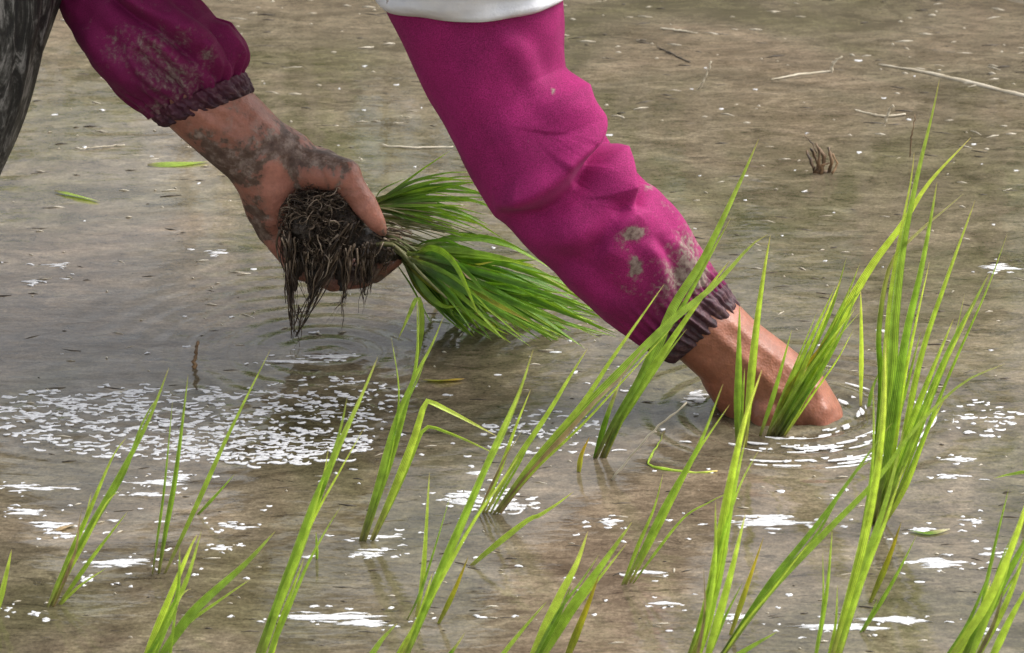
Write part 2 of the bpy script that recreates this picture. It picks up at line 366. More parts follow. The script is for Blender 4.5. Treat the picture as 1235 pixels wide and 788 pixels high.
_added_grass = mb; mb = MB()  # next: unseen pale stalks added to streak the water's reflections
for cx in (.10, .17, .2, .33, .37, .4, .44, .58, .64, -.2, -.1, -.3, .75):
    for _ in range(4):
        x0 = cx * 1.42 + rng.normal(0, .012); y0 = bank_edge(np.array([x0]))[0] + rng.uniform(.1, .24); h_ = rng.uniform(.25, .7); P = [np.array([x0 + .006 * math.sin(4 * t + x0 * 90) + (x0 * 731 % 1 - .5) * .2 * t, y0, .1 + h_ * t]) for t in np.linspace(0, 1, 8)]
        tube(mb, catmull(P, 16), np.linspace(1, .5, 16) * rng.uniform(.003, .009), 6)
_added_stalks = mb
# white flecks and arcs modelled in place of sky glints on the water
mb = MB()
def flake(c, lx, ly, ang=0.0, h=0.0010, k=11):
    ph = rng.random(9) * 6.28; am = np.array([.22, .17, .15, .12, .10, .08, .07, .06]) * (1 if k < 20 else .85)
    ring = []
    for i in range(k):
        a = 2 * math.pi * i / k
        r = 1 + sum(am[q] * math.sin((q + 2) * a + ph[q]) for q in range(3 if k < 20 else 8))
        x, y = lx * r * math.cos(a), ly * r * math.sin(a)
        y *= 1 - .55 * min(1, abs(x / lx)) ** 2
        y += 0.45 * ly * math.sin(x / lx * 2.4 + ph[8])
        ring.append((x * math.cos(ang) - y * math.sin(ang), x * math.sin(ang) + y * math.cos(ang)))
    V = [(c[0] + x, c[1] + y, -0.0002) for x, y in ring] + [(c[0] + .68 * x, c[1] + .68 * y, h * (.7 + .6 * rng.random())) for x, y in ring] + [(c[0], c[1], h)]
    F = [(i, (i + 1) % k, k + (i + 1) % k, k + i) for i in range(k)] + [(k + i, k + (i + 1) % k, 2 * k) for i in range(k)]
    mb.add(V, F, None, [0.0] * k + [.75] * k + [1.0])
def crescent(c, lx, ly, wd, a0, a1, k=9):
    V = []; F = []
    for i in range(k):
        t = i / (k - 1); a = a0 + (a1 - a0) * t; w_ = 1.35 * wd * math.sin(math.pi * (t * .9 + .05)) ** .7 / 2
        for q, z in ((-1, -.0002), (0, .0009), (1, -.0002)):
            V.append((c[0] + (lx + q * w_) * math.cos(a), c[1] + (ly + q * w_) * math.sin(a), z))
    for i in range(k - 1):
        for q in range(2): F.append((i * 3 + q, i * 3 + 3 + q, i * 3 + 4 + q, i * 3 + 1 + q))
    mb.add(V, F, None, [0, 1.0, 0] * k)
def scatter(cx, cy, rx, ry, n, lpx, ring=0.5):
    for _ in range(n):
        a = rng.random() * 6.28; q = rng.random() ** .6
        u, v = cx + rx * q * math.cos(a), cy + ry * q * math.sin(a)
        p = wat(u, v); s = mpp(p[1]); l = lpx * min(2.2, math.exp(rng.normal(0, 0.5))) * s / 2
        if rng.random() < ring:
            b0 = rng.choice([1.57, 4.71, 4.71]) + rng.normal(0, .4); sp_ = rng.uniform(.7, 1.5)
            crescent(p, l * 1.15, l * rng.uniform(.6, 1.0), rng.uniform(1.6, 3.4) * s / .36 * .8, b0 - sp_, b0 + sp_)
        else:
            flake(p, l, min(l * .9, rng.uniform(1.2, 2.4) * s / .36 * .8), rng.normal(0, 0.2), 0.0007, 12)
def drift(u, v, wd, ht):
    for _ in range(int(3 + wd * ht / 90)):
        o = rng.normal(0, .24); f = max(.15, 1 - abs(o) * 1.1) * rng.uniform(.35, .95); sl_ = rng.normal(0, .03)
        p = wat(u + rng.normal(0, .22) * wd * (1 - f * .6), v + o * ht + rng.normal(0, .5)); s = mpp(p[1])
        flake(p, wd * f * s / 2, rng.uniform(.7, 1.7) * s / .36 * .8, sl_, rng.uniform(.0005, .0009), 26)
    for _ in range(int(3 + wd / 12)):
        p = wat(u + rng.normal(0, .5) * wd, v + rng.normal(0, .7) * ht); l = rng.uniform(3, 14) * mpp(p[1]) / 2
        flake(p, l, min(l * .8, rng.uniform(.8, 2.) * mpp(p[1]) / .36 * .7), rng.normal(0, .15), .0006, 13)
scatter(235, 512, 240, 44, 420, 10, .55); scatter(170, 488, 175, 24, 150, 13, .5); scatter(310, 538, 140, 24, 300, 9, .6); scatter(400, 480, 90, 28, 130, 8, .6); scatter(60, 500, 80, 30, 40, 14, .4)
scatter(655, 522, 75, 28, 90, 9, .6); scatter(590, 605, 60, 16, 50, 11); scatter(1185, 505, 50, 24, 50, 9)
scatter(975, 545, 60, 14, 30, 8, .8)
for k in range(95):                                            # broken white arcs in place of ripple glints round the planting wrist
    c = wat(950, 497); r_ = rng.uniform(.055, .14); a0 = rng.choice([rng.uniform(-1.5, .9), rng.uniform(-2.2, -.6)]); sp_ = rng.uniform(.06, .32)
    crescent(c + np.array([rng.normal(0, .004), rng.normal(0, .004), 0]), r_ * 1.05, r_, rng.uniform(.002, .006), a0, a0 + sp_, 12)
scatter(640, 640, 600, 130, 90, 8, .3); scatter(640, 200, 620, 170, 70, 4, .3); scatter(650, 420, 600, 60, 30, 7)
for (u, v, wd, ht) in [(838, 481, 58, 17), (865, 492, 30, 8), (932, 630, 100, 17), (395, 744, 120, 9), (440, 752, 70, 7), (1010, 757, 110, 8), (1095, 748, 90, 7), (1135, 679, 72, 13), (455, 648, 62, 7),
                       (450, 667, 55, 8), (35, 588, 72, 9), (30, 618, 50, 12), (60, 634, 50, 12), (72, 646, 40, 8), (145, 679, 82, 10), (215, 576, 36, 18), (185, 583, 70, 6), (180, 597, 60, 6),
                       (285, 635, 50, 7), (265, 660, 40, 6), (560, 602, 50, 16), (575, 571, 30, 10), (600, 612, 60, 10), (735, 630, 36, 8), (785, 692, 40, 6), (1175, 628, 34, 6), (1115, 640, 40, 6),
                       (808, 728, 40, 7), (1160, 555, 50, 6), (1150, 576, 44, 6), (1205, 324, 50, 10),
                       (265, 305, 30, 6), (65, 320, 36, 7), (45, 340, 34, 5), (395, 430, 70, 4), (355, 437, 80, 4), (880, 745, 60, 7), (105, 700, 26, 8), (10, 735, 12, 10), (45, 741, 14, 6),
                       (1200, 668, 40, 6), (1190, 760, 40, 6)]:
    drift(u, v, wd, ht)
tag(mb.build('glint_flecks', M['glint_flecks'], origin=wat(240, 510)), 'white flecks standing in for sky glints on the muddy water', 'glint_flecks', kind='stuff')
# little bits of straw and rotten plants afloat
mb = MB()
for i in range(520):
    u, v = rng.uniform(-20, 1255), 788 * rng.random() ** 1.6
    p = wat(u, v); s = mpp(p[1]); l = s * (3 + 20 * rng.random() ** 2); a = rng.normal(0, 0.45); dx = np.array([math.cos(a), math.sin(a), 0]) * l / 2
    tube(mb, [p - dx, p + np.array([0, l * 0.05 * rng.normal(), .0004]), p + dx], np.array([.4, 1, .3]) * s * rng.uniform(0.6, 1.5), 5)
tag(mb.build('floating_debris', M['debris'], origin=wat(700, 200)), 'tiny pale bits of straw scattered over the muddy water', 'debris', kind='stuff')
mb = MB()
for i in range(420):
    u, v = rng.uniform(-20, 1255), 788 * rng.random() ** 1.2
    p = wat(u, v); s = mpp(p[1]); l = s * rng.uniform(4, 26); a = rng.normal(0, 0.3); dx = np.array([math.cos(a), math.sin(a), 0]) * l / 2
    tube(mb, [p - dx, p + np.array([0, l * 0.05 * rng.normal(), .0002]), p + dx], np.array([.4, 1, .3]) * s * rng.uniform(0.5, 1.3), 5)
tag(mb.build('rotten_debris', M['speck'], origin=wat(600, 300)), 'tiny dark bits of rotten plant scattered over the muddy water', 'debris', kind='stuff')

# ------------------------------------------------------------------ leaf blades
def blade_into(mb, P, wid, roll=0.0, fold=0.25, val=0.0, n=26, prof=None):
    """a long leaf with a folded midrib through the points P"""
    P = catmull(P, n); T = frames(P); cols = 5
    v = np.linspace(0, 1, n)
    if prof is None: wp = (0.4 + 0.6 * np.clip(v / 0.35, 0, 1) ** 0.8) * np.clip((1 - v) / 0.6, 0, 1) ** 0.7
    else: wp = prof(v)
    wp = np.maximum(wp, 0.03)
    V = []; UV = []
    ph = rng.random() * 6
    for i in range(n):
        look = CAM - P[i]; look /= np.linalg.norm(look)
        s = np.cross(T[i], look); s /= np.linalg.norm(s) + 1e-9
        nn = np.cross(s, T[i])
        r_ = roll + 0.25 * math.sin(ph + v[i] * 3)
        s2 = math.cos(r_) * s + math.sin(r_) * nn; n2 = -math.sin(r_) * s + math.cos(r_) * nn
        for j in range(cols):
            q = j / (cols - 1) * 2 - 1
            V.append(P[i] + s2 * q * wid * wp[i] / 2 - n2 * (1 - abs(q)) * fold * wid * wp[i] / 2); UV.append((j / (cols - 1), v[i]))
    F = [(i * cols + j, i * cols + j + 1, (i + 1) * cols + j + 1, (i + 1) * cols + j) for i in range(n - 1) for j in range(cols - 1)]
    mb.add(V, F, UV, val)

def plant(name, label, cat, group, base, blades, depth_lean=0.0, spread=0.10):
    """base pixel on the water; blades: (points, width px, material key)"""
    b = wat(*base); root = empty(name, b); tag(root, label, cat, group)
    more = []
    for pts, wd, mk in blades:                                # thinner young leaves from the same shoot
        q = np.array(pts, float)
        if mk == 'leaf' and len(q) > 2 and q[0, 1] - q[-1, 1] > 110 and rng.random() < .9:
            k = len(q); t = np.linspace(0, 1, k)[:, None]; f = rng.uniform(.45, .9)
            q2 = q[0] + (q - q[0]) * f + t ** 1.5 * np.array([rng.normal(4, 20), rng.normal(0, 8)]) + np.array([rng.normal(0, 4), 1])
            more.append((q2, max(4, wd * rng.uniform(.4, .7)), 'dry' if rng.random() < .13 else 'leaf'))
    for pts, wd, mk in list(blades) + more:
        pts = np.array(pts, float)
        if pts[0, 1] > 785:                                   # rooted below the picture's edge
            dd = pts[0] - pts[1]; dd /= np.linalg.norm(dd); pts = np.vstack([pts[0] + dd * rng.uniform(24, 44), pts])
        b0 = wat(*pts[0], z=-0.006)
        lean = depth_lean + rng.normal(0, spread)
        Yc = b0[1]; W3 = []
        hgt = (pts[0, 1] - pts[:, 1]) * mpp(Yc)
        for (u, v), h in zip(pts, hgt): W3.append(at(u, v, Yc + lean * h))
        W3[0] = b0
        mb = MB()
        roll = rng.uniform(-0.55, 0.55)
        blade_into(mb, W3, .82 * wd * mpp(Yc) / math.cos(roll), roll, rng.uniform(0.4, 1.0), rng.random())
        lf = mb.build('leaf', M[mk], root)
        if mk == 'yellow': lf['label'] = 'yellowing leaf'
        if mk == 'dry': lf['label'] = 'dry brown leaf'
        if mk == 'pale': lf['label'] = 'leaf with a bleached tip'
    return root
G = 'rice seedlings standing in the water'
S = 'rice_seedling'; C_ = 'rice seedling'; g_ = 'leaf'; y_ = 'yellow'
plant(S, 'slim rice seedling left of the glint patch, three leaves leaning right', C_, G, (58, 738), [
    ([(54, 740), (75, 697), (98, 656), (148, 567), (180, 505), (204, 443)], 11, g_), ([(56, 739), (80, 680), (106, 621), (135, 553), (153, 527)], 8, g_),
    ([(57, 739), (90, 672), (120, 620), (150, 570), (172, 510), (196, 470)], 8, g_), ([(66, 737), (111, 673), (154, 617)], 7, g_)])
plant(S, 'thin dark rice seedling rising through the glint patch, one upright and one slanting leaf', C_, G, (192, 700), [
    ([(190, 700), (200, 640), (212, 572), (227, 452)], 8, g_), ([(195, 700), (236, 612), (276, 523), (326, 422)], 7, g_), ([(232, 628), (261, 597), (283, 572)], 5, g_)])
plant(S, 'rice seedling at the bottom edge with one broad leaf bent out low to the right', C_, G, (185, 815), [
    ([(180, 790), (212, 725), (217, 661)], 9, g_), ([(184, 790), (205, 740), (225, 700), (243, 640)], 10, g_), ([(195, 790), (236, 735), (295, 681), (332, 641)], 15, g_),
    ([(176, 790), (205, 720), (230, 660), (238, 645)], 12, g_), ([(205, 790), (210, 750), (216, 710)], 5, g_)])
plant(S, 'bright tall rice seedling right of the glint patch, leaves pressed into one sheaf', C_, G, (317, 815), [
    ([(313, 790), (350, 690), (395, 570), (435, 480), (456, 430)], 15, g_), ([(315, 790), (345, 700), (385, 600), (410, 520), (419, 478)], 14, g_),
    ([(310, 790), (342, 705), (378, 605), (412, 530), (438, 470)], 11, g_), ([(325, 790), (340, 745), (367, 673)], 9, g_)])
plant(S, 'tiny single rice shoot beside the bright tall sheaf', C_, G, (382, 682), [([(382, 683), (382, 660), (381, 641)], 5, g_)])
plant(S, 'small rice seedling cut by the left edge of the picture', C_, G, (-6, 748), [([(-5, 748), (6, 700), (14, 663)], 9, g_), ([(-9, 750), (-16, 700), (-8, 640)], 9, g_), ([(-7, 748), (-3, 715), (-4, 670)], 6, g_)])
plant(S, 'rice seedling below the held bundle with a leaf sharply folded over to the right', C_, G, (438, 661), [
    ([(432, 661), (454, 592), (478, 508), (501, 454), (520, 418), (535, 382)], 10, g_), ([(444, 661), (473, 597), (498, 533), (511, 491), (517, 484), (530, 490), (552, 501), (599, 526)], 13, g_),
    ([(436, 661), (470, 560), (492, 480), (503, 430), (503, 362)], 8, g_)])
plant(S, 'short rice shoot with a drooping leaf under the held bundle', C_, G, (500, 447), [([(500, 448), (508, 400), (507, 366), (502, 361), (494, 378), (480, 410)], 10, g_)])
plant(S, 'tall kinked rice seedling in the middle with a yellow node and thin side shoots', C_, G, (492, 815), [
    ([(486, 790), (518, 720), (557, 631), (597, 538), (626, 474), (643, 422)], 13, g_), ([(500, 754), (510, 695), (518, 570)], 8, g_), ([(525, 760), (547, 715), (565, 671)], 8, y_),
    ([(490, 790), (530, 690), (570, 600), (605, 530), (630, 470)], 9, g_), ([(480, 790), (503, 750), (522, 690)], 8, g_)])
plant(S, 'rice seedling lying low on the water, a thread of stem ending in one leaf', C_, G, (560, 690), [([(560, 690), (590, 664), (636, 628), (650, 622), (672, 608), (692, 593)], 9, g_)])
plant(S, 'loose rice seedling behind the kinked one, its longest leaf crossing the cuff', C_, G, (588, 628), [
    ([(582, 626), (620, 560), (660, 500), (690, 450), (709, 420)], 9, g_), ([(590, 628), (640, 560), (700, 490), (740, 430), (801, 343)], 8, g_),
    ([(594, 627), (640, 565), (690, 510), (760, 437), (808, 389), (863, 343), (904, 298), (926, 283)], 17, g_), ([(580, 626), (602, 570), (622, 515), (640, 470)], 7, g_)])
plant(S, 'rice seedling before the sleeve with a long leaf reaching far up past the cuff', C_, G, (720, 562), [
    ([(715, 560), (732, 503), (744, 470), (752, 450)], 9, 'pale'), ([(722, 560), (753, 494), (790, 426), (812, 371), (849, 311), (890, 225), (915, 168)], 15, g_),
    ([(726, 560), (752, 500), (785, 448), (831, 380), (868, 330), (880, 315)], 12, g_)])
plant(S, 'small yellow shoot left of the broken straw', C_, G, (697, 578), [([(697, 578), (701, 550), (711, 527)], 8, y_)])
plant(S, 'thin rice seedling in front of the bent fallen stem, forked near its top', C_, G, (752, 712), [
    ([(750, 713), (774, 666), (805, 605), (844, 535), (872, 463)], 9, g_), ([(756, 711), (790, 645), (835, 556), (858, 520), (880, 488)], 7, g_)])
plant(S, 'broad bright rice seedling in front of the planting wrist with a yellow side leaf', C_, G, (850, 815), [
    ([(834, 790), (859, 705), (878, 597), (898, 508), (919, 446)], 16, g_), ([(843, 790), (861, 695), (863, 604)], 9, g_), ([(854, 790), (878, 705), (899, 620)], 13, g_),
    ([(878, 775), (900, 710), (921, 648)], 8, y_), ([(840, 790), (866, 700), (884, 600), (900, 525)], 12, g_)])
plant(S, 'long-leaved rice seedling sprawling right across the tall clump', C_, G, (872, 815), [
    ([(873, 790), (928, 715), (992, 646), (1055, 582), (1095, 528), (1125, 494), (1166, 459), (1212, 439)], 10, g_), ([(871, 790), (928, 705), (987, 631), (1053, 540), (1076, 510)], 9, g_),
    ([(890, 790), (915, 775), (938, 762)], 8, g_)])
plant(S, 'dense rice clump standing against the planting hand, leaves tied close like a brush', C_, G, (925, 532), [
    ([(930, 530), (965, 450), (1000, 380), (1021, 311)], 8, g_), ([(933, 530), (985, 430), (1020, 360), (1037, 318)], 8, g_), ([(938, 531), (995, 440), (1032, 368)], 8, g_),
    ([(925, 531), (950, 470), (982, 400), (1008, 345)], 7, g_), ([(915, 531), (935, 470), (955, 398)], 7, g_), ([(930, 530), (970, 455), (1010, 385), (1030, 345)], 7, g_),
    ([(936, 531), (975, 460), (1041, 337), (1088, 271), (1121, 220), (1171, 166)], 12, g_), ([(928, 531), (960, 465), (990, 395), (1015, 335)], 7, g_), ([(934, 530), (968, 470), (1005, 405), (1024, 350)], 6, g_), ([(940, 531), (985, 455), (1018, 395), (1036, 340)], 6, g_), ([(930, 531), (962, 480), (988, 430), (1012, 375)], 6, g_), ([(942, 531), (965, 490), (985, 455)], 9, g_),
    ([(932, 531), (945, 480), (985, 425), (1003, 400)], 8, y_)], -0.12, 0.05)
plant(S, 'pair of upright rice leaves in front of the wrist, one folded at its tip', C_, G, (893, 544), [
    ([(890, 545), (890, 500), (891, 440), (892, 370)], 12, g_), ([(898, 544), (904, 476), (913, 389), (922, 325), (929, 284)], 12, g_)], -0.12, 0.02)
plant(S, 'single straight rice shoot right of the dense clump', C_, G, (1038, 497), [([(1038, 497), (1039, 420), (1038, 350)], 8, g_), ([(1046, 500), (1052, 470), (1062, 445)], 6, g_)])
plant(S, 'tallest rice clump at the right, its leaf tips reaching near the top', C_, G, (1050, 640), [
    ([(1040, 655), (1072, 480), (1080, 380), (1090, 295), (1107, 210), (1125, 135), (1133, 96)], 15, g_), ([(1052, 640), (1075, 520), (1092, 410), (1110, 330), (1123, 262), (1130, 220)], 13, g_),
    ([(1046, 640), (1062, 480), (1060, 400), (1074, 320), (1107, 281), (1135, 257), (1162, 234)], 10, 'pale'), ([(1058, 640), (1085, 550), (1111, 430), (1140, 342), (1176, 242)], 10, g_),
    ([(1056, 642), (1095, 545), (1142, 430), (1177, 361), (1193, 330)], 13, g_), ([(1060, 640), (1100, 560), (1150, 440), (1190, 350), (1215, 282)], 5, g_),
    ([(1050, 640), (1080, 560), (1115, 470), (1150, 385)], 11, g_), ([(1062, 640), (1090, 590), (1118, 520), (1140, 480)], 10, g_), ([(1042, 640), (1058, 560), (1070, 470), (1082, 400)], 12, g_)])
plant(S, 'upright rice clump in front of the tallest one, with a yellow leaf', C_, G, (1010, 815), [
    ([(1004, 790), (1036, 676), (1056, 582), (1066, 498), (1068, 410)], 14, g_), ([(1012, 790), (1040, 690), (1070, 600), (1090, 520)], 13, g_), ([(1046, 735), (1071, 676), (1087, 630)], 9, y_),
    ([(984, 790), (997, 715), (1004, 636)], 7, g_), ([(1036, 770), (1075, 705), (1106, 645)], 6, g_), ([(1008, 790), (1024, 740), (1040, 690)], 9, g_), ([(1000, 790), (1008, 750), (1010, 705)], 5, g_)])
plant(S, 'rice clump cut by the right edge near the bottom', C_, G, (1165, 815), [
    ([(1149, 790), (1189, 730), (1218, 666), (1237, 612), (1252, 560)], 14, g_), ([(1164, 790), (1203, 715), (1235, 656), (1262, 600)], 14, g_), ([(1198, 790), (1222, 740), (1250, 690)], 12, g_),
    ([(1155, 790), (1180, 745), (1195, 700)], 9, g_), ([(1180, 790), (1210, 735), (1228, 690), (1240, 650)], 11, g_), ([(1176, 770), (1198, 666), (1217, 588)], 6, g_), ([(1172, 790), (1192, 740), (1213, 690), (1222, 650)], 10, g_)])
plant(S, 'thin rice leaf arching in from the right edge above the clump there', C_, G, (1250, 600), [([(1252, 600), (1240, 572), (1220, 572), (1198, 577)], 6, g_), ([(1250, 600), (1238, 560), (1243, 520)], 8, g_)])
plant(S, 'two-leaved rice seedling at the bottom edge with a yellow streaked third leaf', C_, G, (650, 815), [
    ([(643, 790), (675, 720), (695, 681), (709, 641)], 15, g_), ([(655, 790), (695, 725), (730, 676), (762, 630)], 16, g_), ([(685, 790), (705, 740), (722, 695)], 12, y_), ([(648, 790), (672, 745), (690, 705)], 11, g_)])
plant(S, 'dim thin rice leaf at the bottom edge left of the two-leaved seedling', C_, G, (600, 800), [([(598, 800), (630, 760), (660, 725)], 7, g_)])
plant(S, 'lone leaf tip poking up at the bottom edge under the long white glint streak', C_, G, (440, 815), [([(448, 790), (462, 770), (479, 752)], 10, g_)])
plant(S, 'short pale leaf tip at the bottom edge beside the kinked seedling', C_, G, (540, 815), [([(542, 790), (551, 778), (561, 763)], 7, 'pale')])

tag(_added_stalks.build('added_dry_stalks', M['straw'], origin=(0, 5.3, .2)), 'bleached dry grass stalks added unseen on the far bank for pale reflections', 'grass', kind='stuff')
tag(_added_grass.build('added_bank_grass', M['dark'], origin=(0, 5.5, .25)), 'tall green grass added unseen on the far bank to darken the reflections', 'grass', kind='stuff')
# ------------------------------------------------------------------ straw, twigs and floating leaves
def stick(name, label, cat, pts, r_px, m, zs=None, group=None, seg=8):
    Y0 = wat(*pts[0])[1]
    P = [wat(*p, z=0.0012) if zs is None else at(p[0], p[1], wat(*pts[0])[1]) for p in pts]
    P = catmull(P, 16); rad = np.interp(np.linspace(0, 1, 16), np.linspace(0, 1, len(r_px)), r_px) * mpp(Y0)
    rad = rad * 0.72 * (1 + 0.2 * rng.normal(size=16)); P = P + rng.normal(size=(16, 3)) * .0007 * np.array([1, 1, .2])
    mb = MB(); tube(mb, P, rad, seg, flat=0.7)
    return tag(mb.build(name, M[m], origin=P[0]), label, cat, group)
stick('straw', 'long pale bleached straw lying across the water near the top right', 'straw', [(1060, 78), (1110, 86), (1170, 100), (1245, 118)], [1.2, 3.2, 4.2, 3.6], 'straw')
stick('straw', 'thin brown broken straw slanting up left of the planting wrist', 'straw', [(738, 578), (765, 545), (798, 511), (829, 486)], [2.2, 2.0, 1.8, 1.2], 'straw', zs=1)
stick('fallen_reed', 'bent fallen green stem with a hooked end beside the planting wrist', 'stem', [(803, 520), (788, 545), (782, 560), (805, 566), (840, 570), (866, 568)], [1.4, 1.8, 2, 2, 2, 1.2], 'leaf')
stick('straw', 'short straw sticking up on the water behind the elbow crook', 'straw', [(843, 108), (852, 90), (858, 74)], [1.6, 1.5, 1.0], 'straw', zs=1)
stick('twig', 'thin dark twig lying on the water right of the white sleeve', 'twig', [(792, 56), (812, 66), (832, 75)], [1.2, 1.6, 1.0], 'speck')
stick('straw', 'fine pale straw afloat above the dark twig', 'straw', [(796, 34), (820, 37), (842, 40)], [1, 1.5, .8], 'straw')
stick('twig', 'dark stub of stem poking out above the glint patch', 'twig', [(233, 445), (236, 428), (239, 412)], [4, 3.4, 2.4], 'twig', zs=1)
stick('straw', 'pale upright straw end right of the rotten stubble', 'straw', [(1066, 152), (1071, 138), (1076, 127)], [2.4, 2.4, 1.8], 'straw', zs=1)
stick('straw', 'pale straw lying flat across the upright straw end', 'straw', [(1030, 132), (1062, 140), (1092, 138)], [1.2, 2.2, 1.4], 'straw')
stick('twig', 'thin bare twig standing behind the tallest rice clump', 'twig', [(1097, 190), (1100, 160), (1104, 138)], [1.2, 1.2, .8], 'twig', zs=1)
stick('straw', 'bleached straw in a small tangle north of the rotten stubble', 'straw', [(930, 96), (965, 90), (1002, 86)], [1, 2, 1.6], 'straw')
stick('straw', 'crooked pale straw end raised out of the small tangle', 'straw', [(1002, 88), (1006, 76), (1015, 68)], [2.2, 2.4, 1.4], 'straw', zs=1)
stick('straw', 'pale straw floating behind the wrist of the hand holding the bundle', 'straw', [(460, 176), (500, 178), (545, 177)], [1, 1.8, 1], 'straw')
stick('straw', 'thin straw afloat under the muddy sleeve, left of its cuff', 'straw', [(95, 180), (125, 177), (150, 175)], [.8, 1.4, 1], 'straw')
# dark rotten stubble
b0 = wat(990, 210); root = tag(empty('rice_stubble', b0), 'dark rotten stubble stump sticking out of the open water', 'stubble')
for pts, r_ in [([(983, 211), (979, 197), (972, 181)], [2, 2.6, 1.6]), ([(987, 211), (986, 196), (977, 178)], [3, 2.6, 1.4]), ([(990, 210), (994, 192), (984, 173)], [2.2, 2.8, 1.5]), ([(993, 211), (988, 196), (990, 180)], [2.4, 2.0, 1.2]),
                ([(999, 210), (1003, 194), (999, 177)], [2, 2.2, 2.4]), ([(1003, 210), (1009, 200), (1005, 185)], [1.4, 1.4, 1.2]), ([(985, 184), (980, 174), (971, 163)], [.9, .9, .5]), ([(982, 209), (992, 200), (1004, 196)], [1.5, 1.6, 1]),
                ([(980, 212), (990, 208), (1002, 211)], [2.5, 3, 2])]:
    P = catmull([at(u, v, b0[1] + rng.normal(0, .004)) for u, v in pts], 10); mb = MB()
    P = P + rng.normal(size=P.shape) * .0005; tube(mb, P, np.interp(np.linspace(0, 1, 10), np.linspace(0, 1, 3), r_) * mpp(b0[1]) * (1 + .25 * rng.normal(size=10)), 7, flat=.6); mb.build('stem', M['twig'], root)
def floatleaf(label, pts, wd, m):
    P = [wat(*p, z=0.0018) for p in pts]; mb = MB()
    blade_into(mb, P, wd * mpp(P[0][1]) / .36, 1.2, 0.1, .3, 14, prof=lambda v: np.sin(np.pi * np.clip(v * .94 + .05, 0, 1)) ** .6)
    return tag(mb.build('floating_leaf', M[m], origin=P[1]), label, 'leaf')
floatleaf('bright green blade floating flat under the muddy sleeve', [(178, 199), (215, 198), (252, 195)], 4.5, 'leaf')
floatleaf('narrow green leaf scrap floating near the dark trousers', [(66, 230), (92, 236), (120, 243)], 3, 'leaf')
floatleaf('yellow tipped leaf floating below the held bundle', [(510, 458), (530, 459), (560, 457)], 4, 'yellow')
floatleaf('pale leaf scrap floating beside the right clump', [(1098, 640), (1120, 643), (1146, 638)], 3, 'pale')
floatleaf('brown leaf scrap floating left of the glint streaks at the lower left', [(68, 640), (80, 635), (92, 633)], 4, 'dry')

# ------------------------------------------------------------------ the person
YR, YL, YG = 3.57, 3.77, 3.72
sR, sL = mpp(YR), mpp(YL)
px_ = lambda u, v, Y: at(u, v, Y)
shR, elR, wrR = px_(560, -160, 3.60), px_(640, 205, 3.585), px_(879, 423, YR)
shL, elL, wrL = px_(400, -215, 3.95), px_(112, -38, 3.86), px_(330, 188, YL)
neck = px_(560, -235, 3.80); hip = px_(30, -330, 3.86)
hipR, hipL = px_(-30, -300, 3.78), px_(10, -320, 3.98)
knR, knL = px_(-74, 90, 3.74), px_(-150, 30, 4.02)
ftR, ftL = wat(-160, 440), wat(-300, 400); ftR[1] = 3.76; ftL[1] = 4.05
balls = MB()
_s = bmesh.new(); bmesh.ops.create_icosphere(_s, subdivisions=3, radius=1); _s.verts.ensure_lookup_table()
SV = np.array([v.co[:] for v in _s.verts]); SF = [tuple(v.index for v in f.verts) for f in _s.faces]; _s.free()
def ball(c, r): balls.add(np.asarray(c) + SV * np.asarray(r), SF)
def chain(pts, rads, sp=0.22):
    for i in range(len(pts) - 1):
        a, b_ = np.asarray(pts[i]), np.asarray(pts[i + 1]); r0, r1 = rads[i], rads[i + 1]
        n = max(2, int(np.linalg.norm(b_ - a) / (sp * min(r0, r1))) + 1)
        for k in range(n + 1):
            t = k / n; ball(a * (1 - t) + b_ * t, r0 * (1 - t) + r1 * t)
# trunk, head, legs
mid = (shR + shL) / 2
for t in np.linspace(0, 1, 14):
    c = mid * (1 - t) + hip * t + np.array([0, 0, 0.03 * math.sin(math.pi * t)])
    ball(c, (0.11, 0.155 - 0.03 * math.sin(math.pi * t), 0.105))
chain([mid, shR], [0.07, 0.052]); chain([mid, shL], [0.07, 0.052])
head = neck + np.array([0.16, 0, -0.035])
chain([mid, neck, head], [0.06, 0.052, 0.05]); ball(head, (0.085, 0.075, 0.085)); ball(head + np.array([.045, 0, -.045]), (0.06, 0.055, 0.055))
ball(head + np.array([.075, 0, -.075]), 0.014); ball(head + np.array([.02, -.075, -.01]), (.018, .008, .028)); ball(head + np.array([.02, .075, -.01]), (.018, .008, .028))
for hp, kn, ft in ((hipR, knR, ftR), (hipL, knL, ftL)):
    an = ft + np.array([0, 0, -0.17])
    chain([hip, hp, kn, an], [0.10, 0.082, 0.054, 0.036]); chain([an, an + np.array([.16, 0, -.04])], [.035, .028])
# planting arm (his or her right)
chain([shR, elR], [0.05, 0.04]); chain([elR, px_(760, 310, 3.58), wrR], [0.041, 0.040, 0.0365])
def cR(u, v, dy=0.0): return px_(u, v, YR + dy)
chain([wrR, cR(925, 455), cR(955, 478)], [0.0365, 0.035, 0.034])
chain([cR(888, 446, 0), cR(908, 485, .004), cR(922, 520, .004)], [.034, .031, .028]); chain([cR(930, 470, -.004), cR(945, 505, -.004)], [.034, .032])
chain([cR(945, 470, .012), cR(968, 500, .014), cR(975, 545, .016)], [0.034, 0.033, 0.028])
chain([cR(960, 480, -.012), cR(978, 505, -.014), cR(975, 550, -.016)], [0.032, 0.030, 0.026])
for k, (dy, ln) in enumerate(((-.034, .85), (-.012, 1.0), (.010, .95), (.032, .78))):
    a = cR(985, 500, dy); chain([a, a + np.array([.008, .0, -.045 * ln]), a + np.array([-.006, 0, -.075 * ln]), a + np.array([-.022, 0, -.1 * ln])], [.0135, .0105, .0092, .0075])
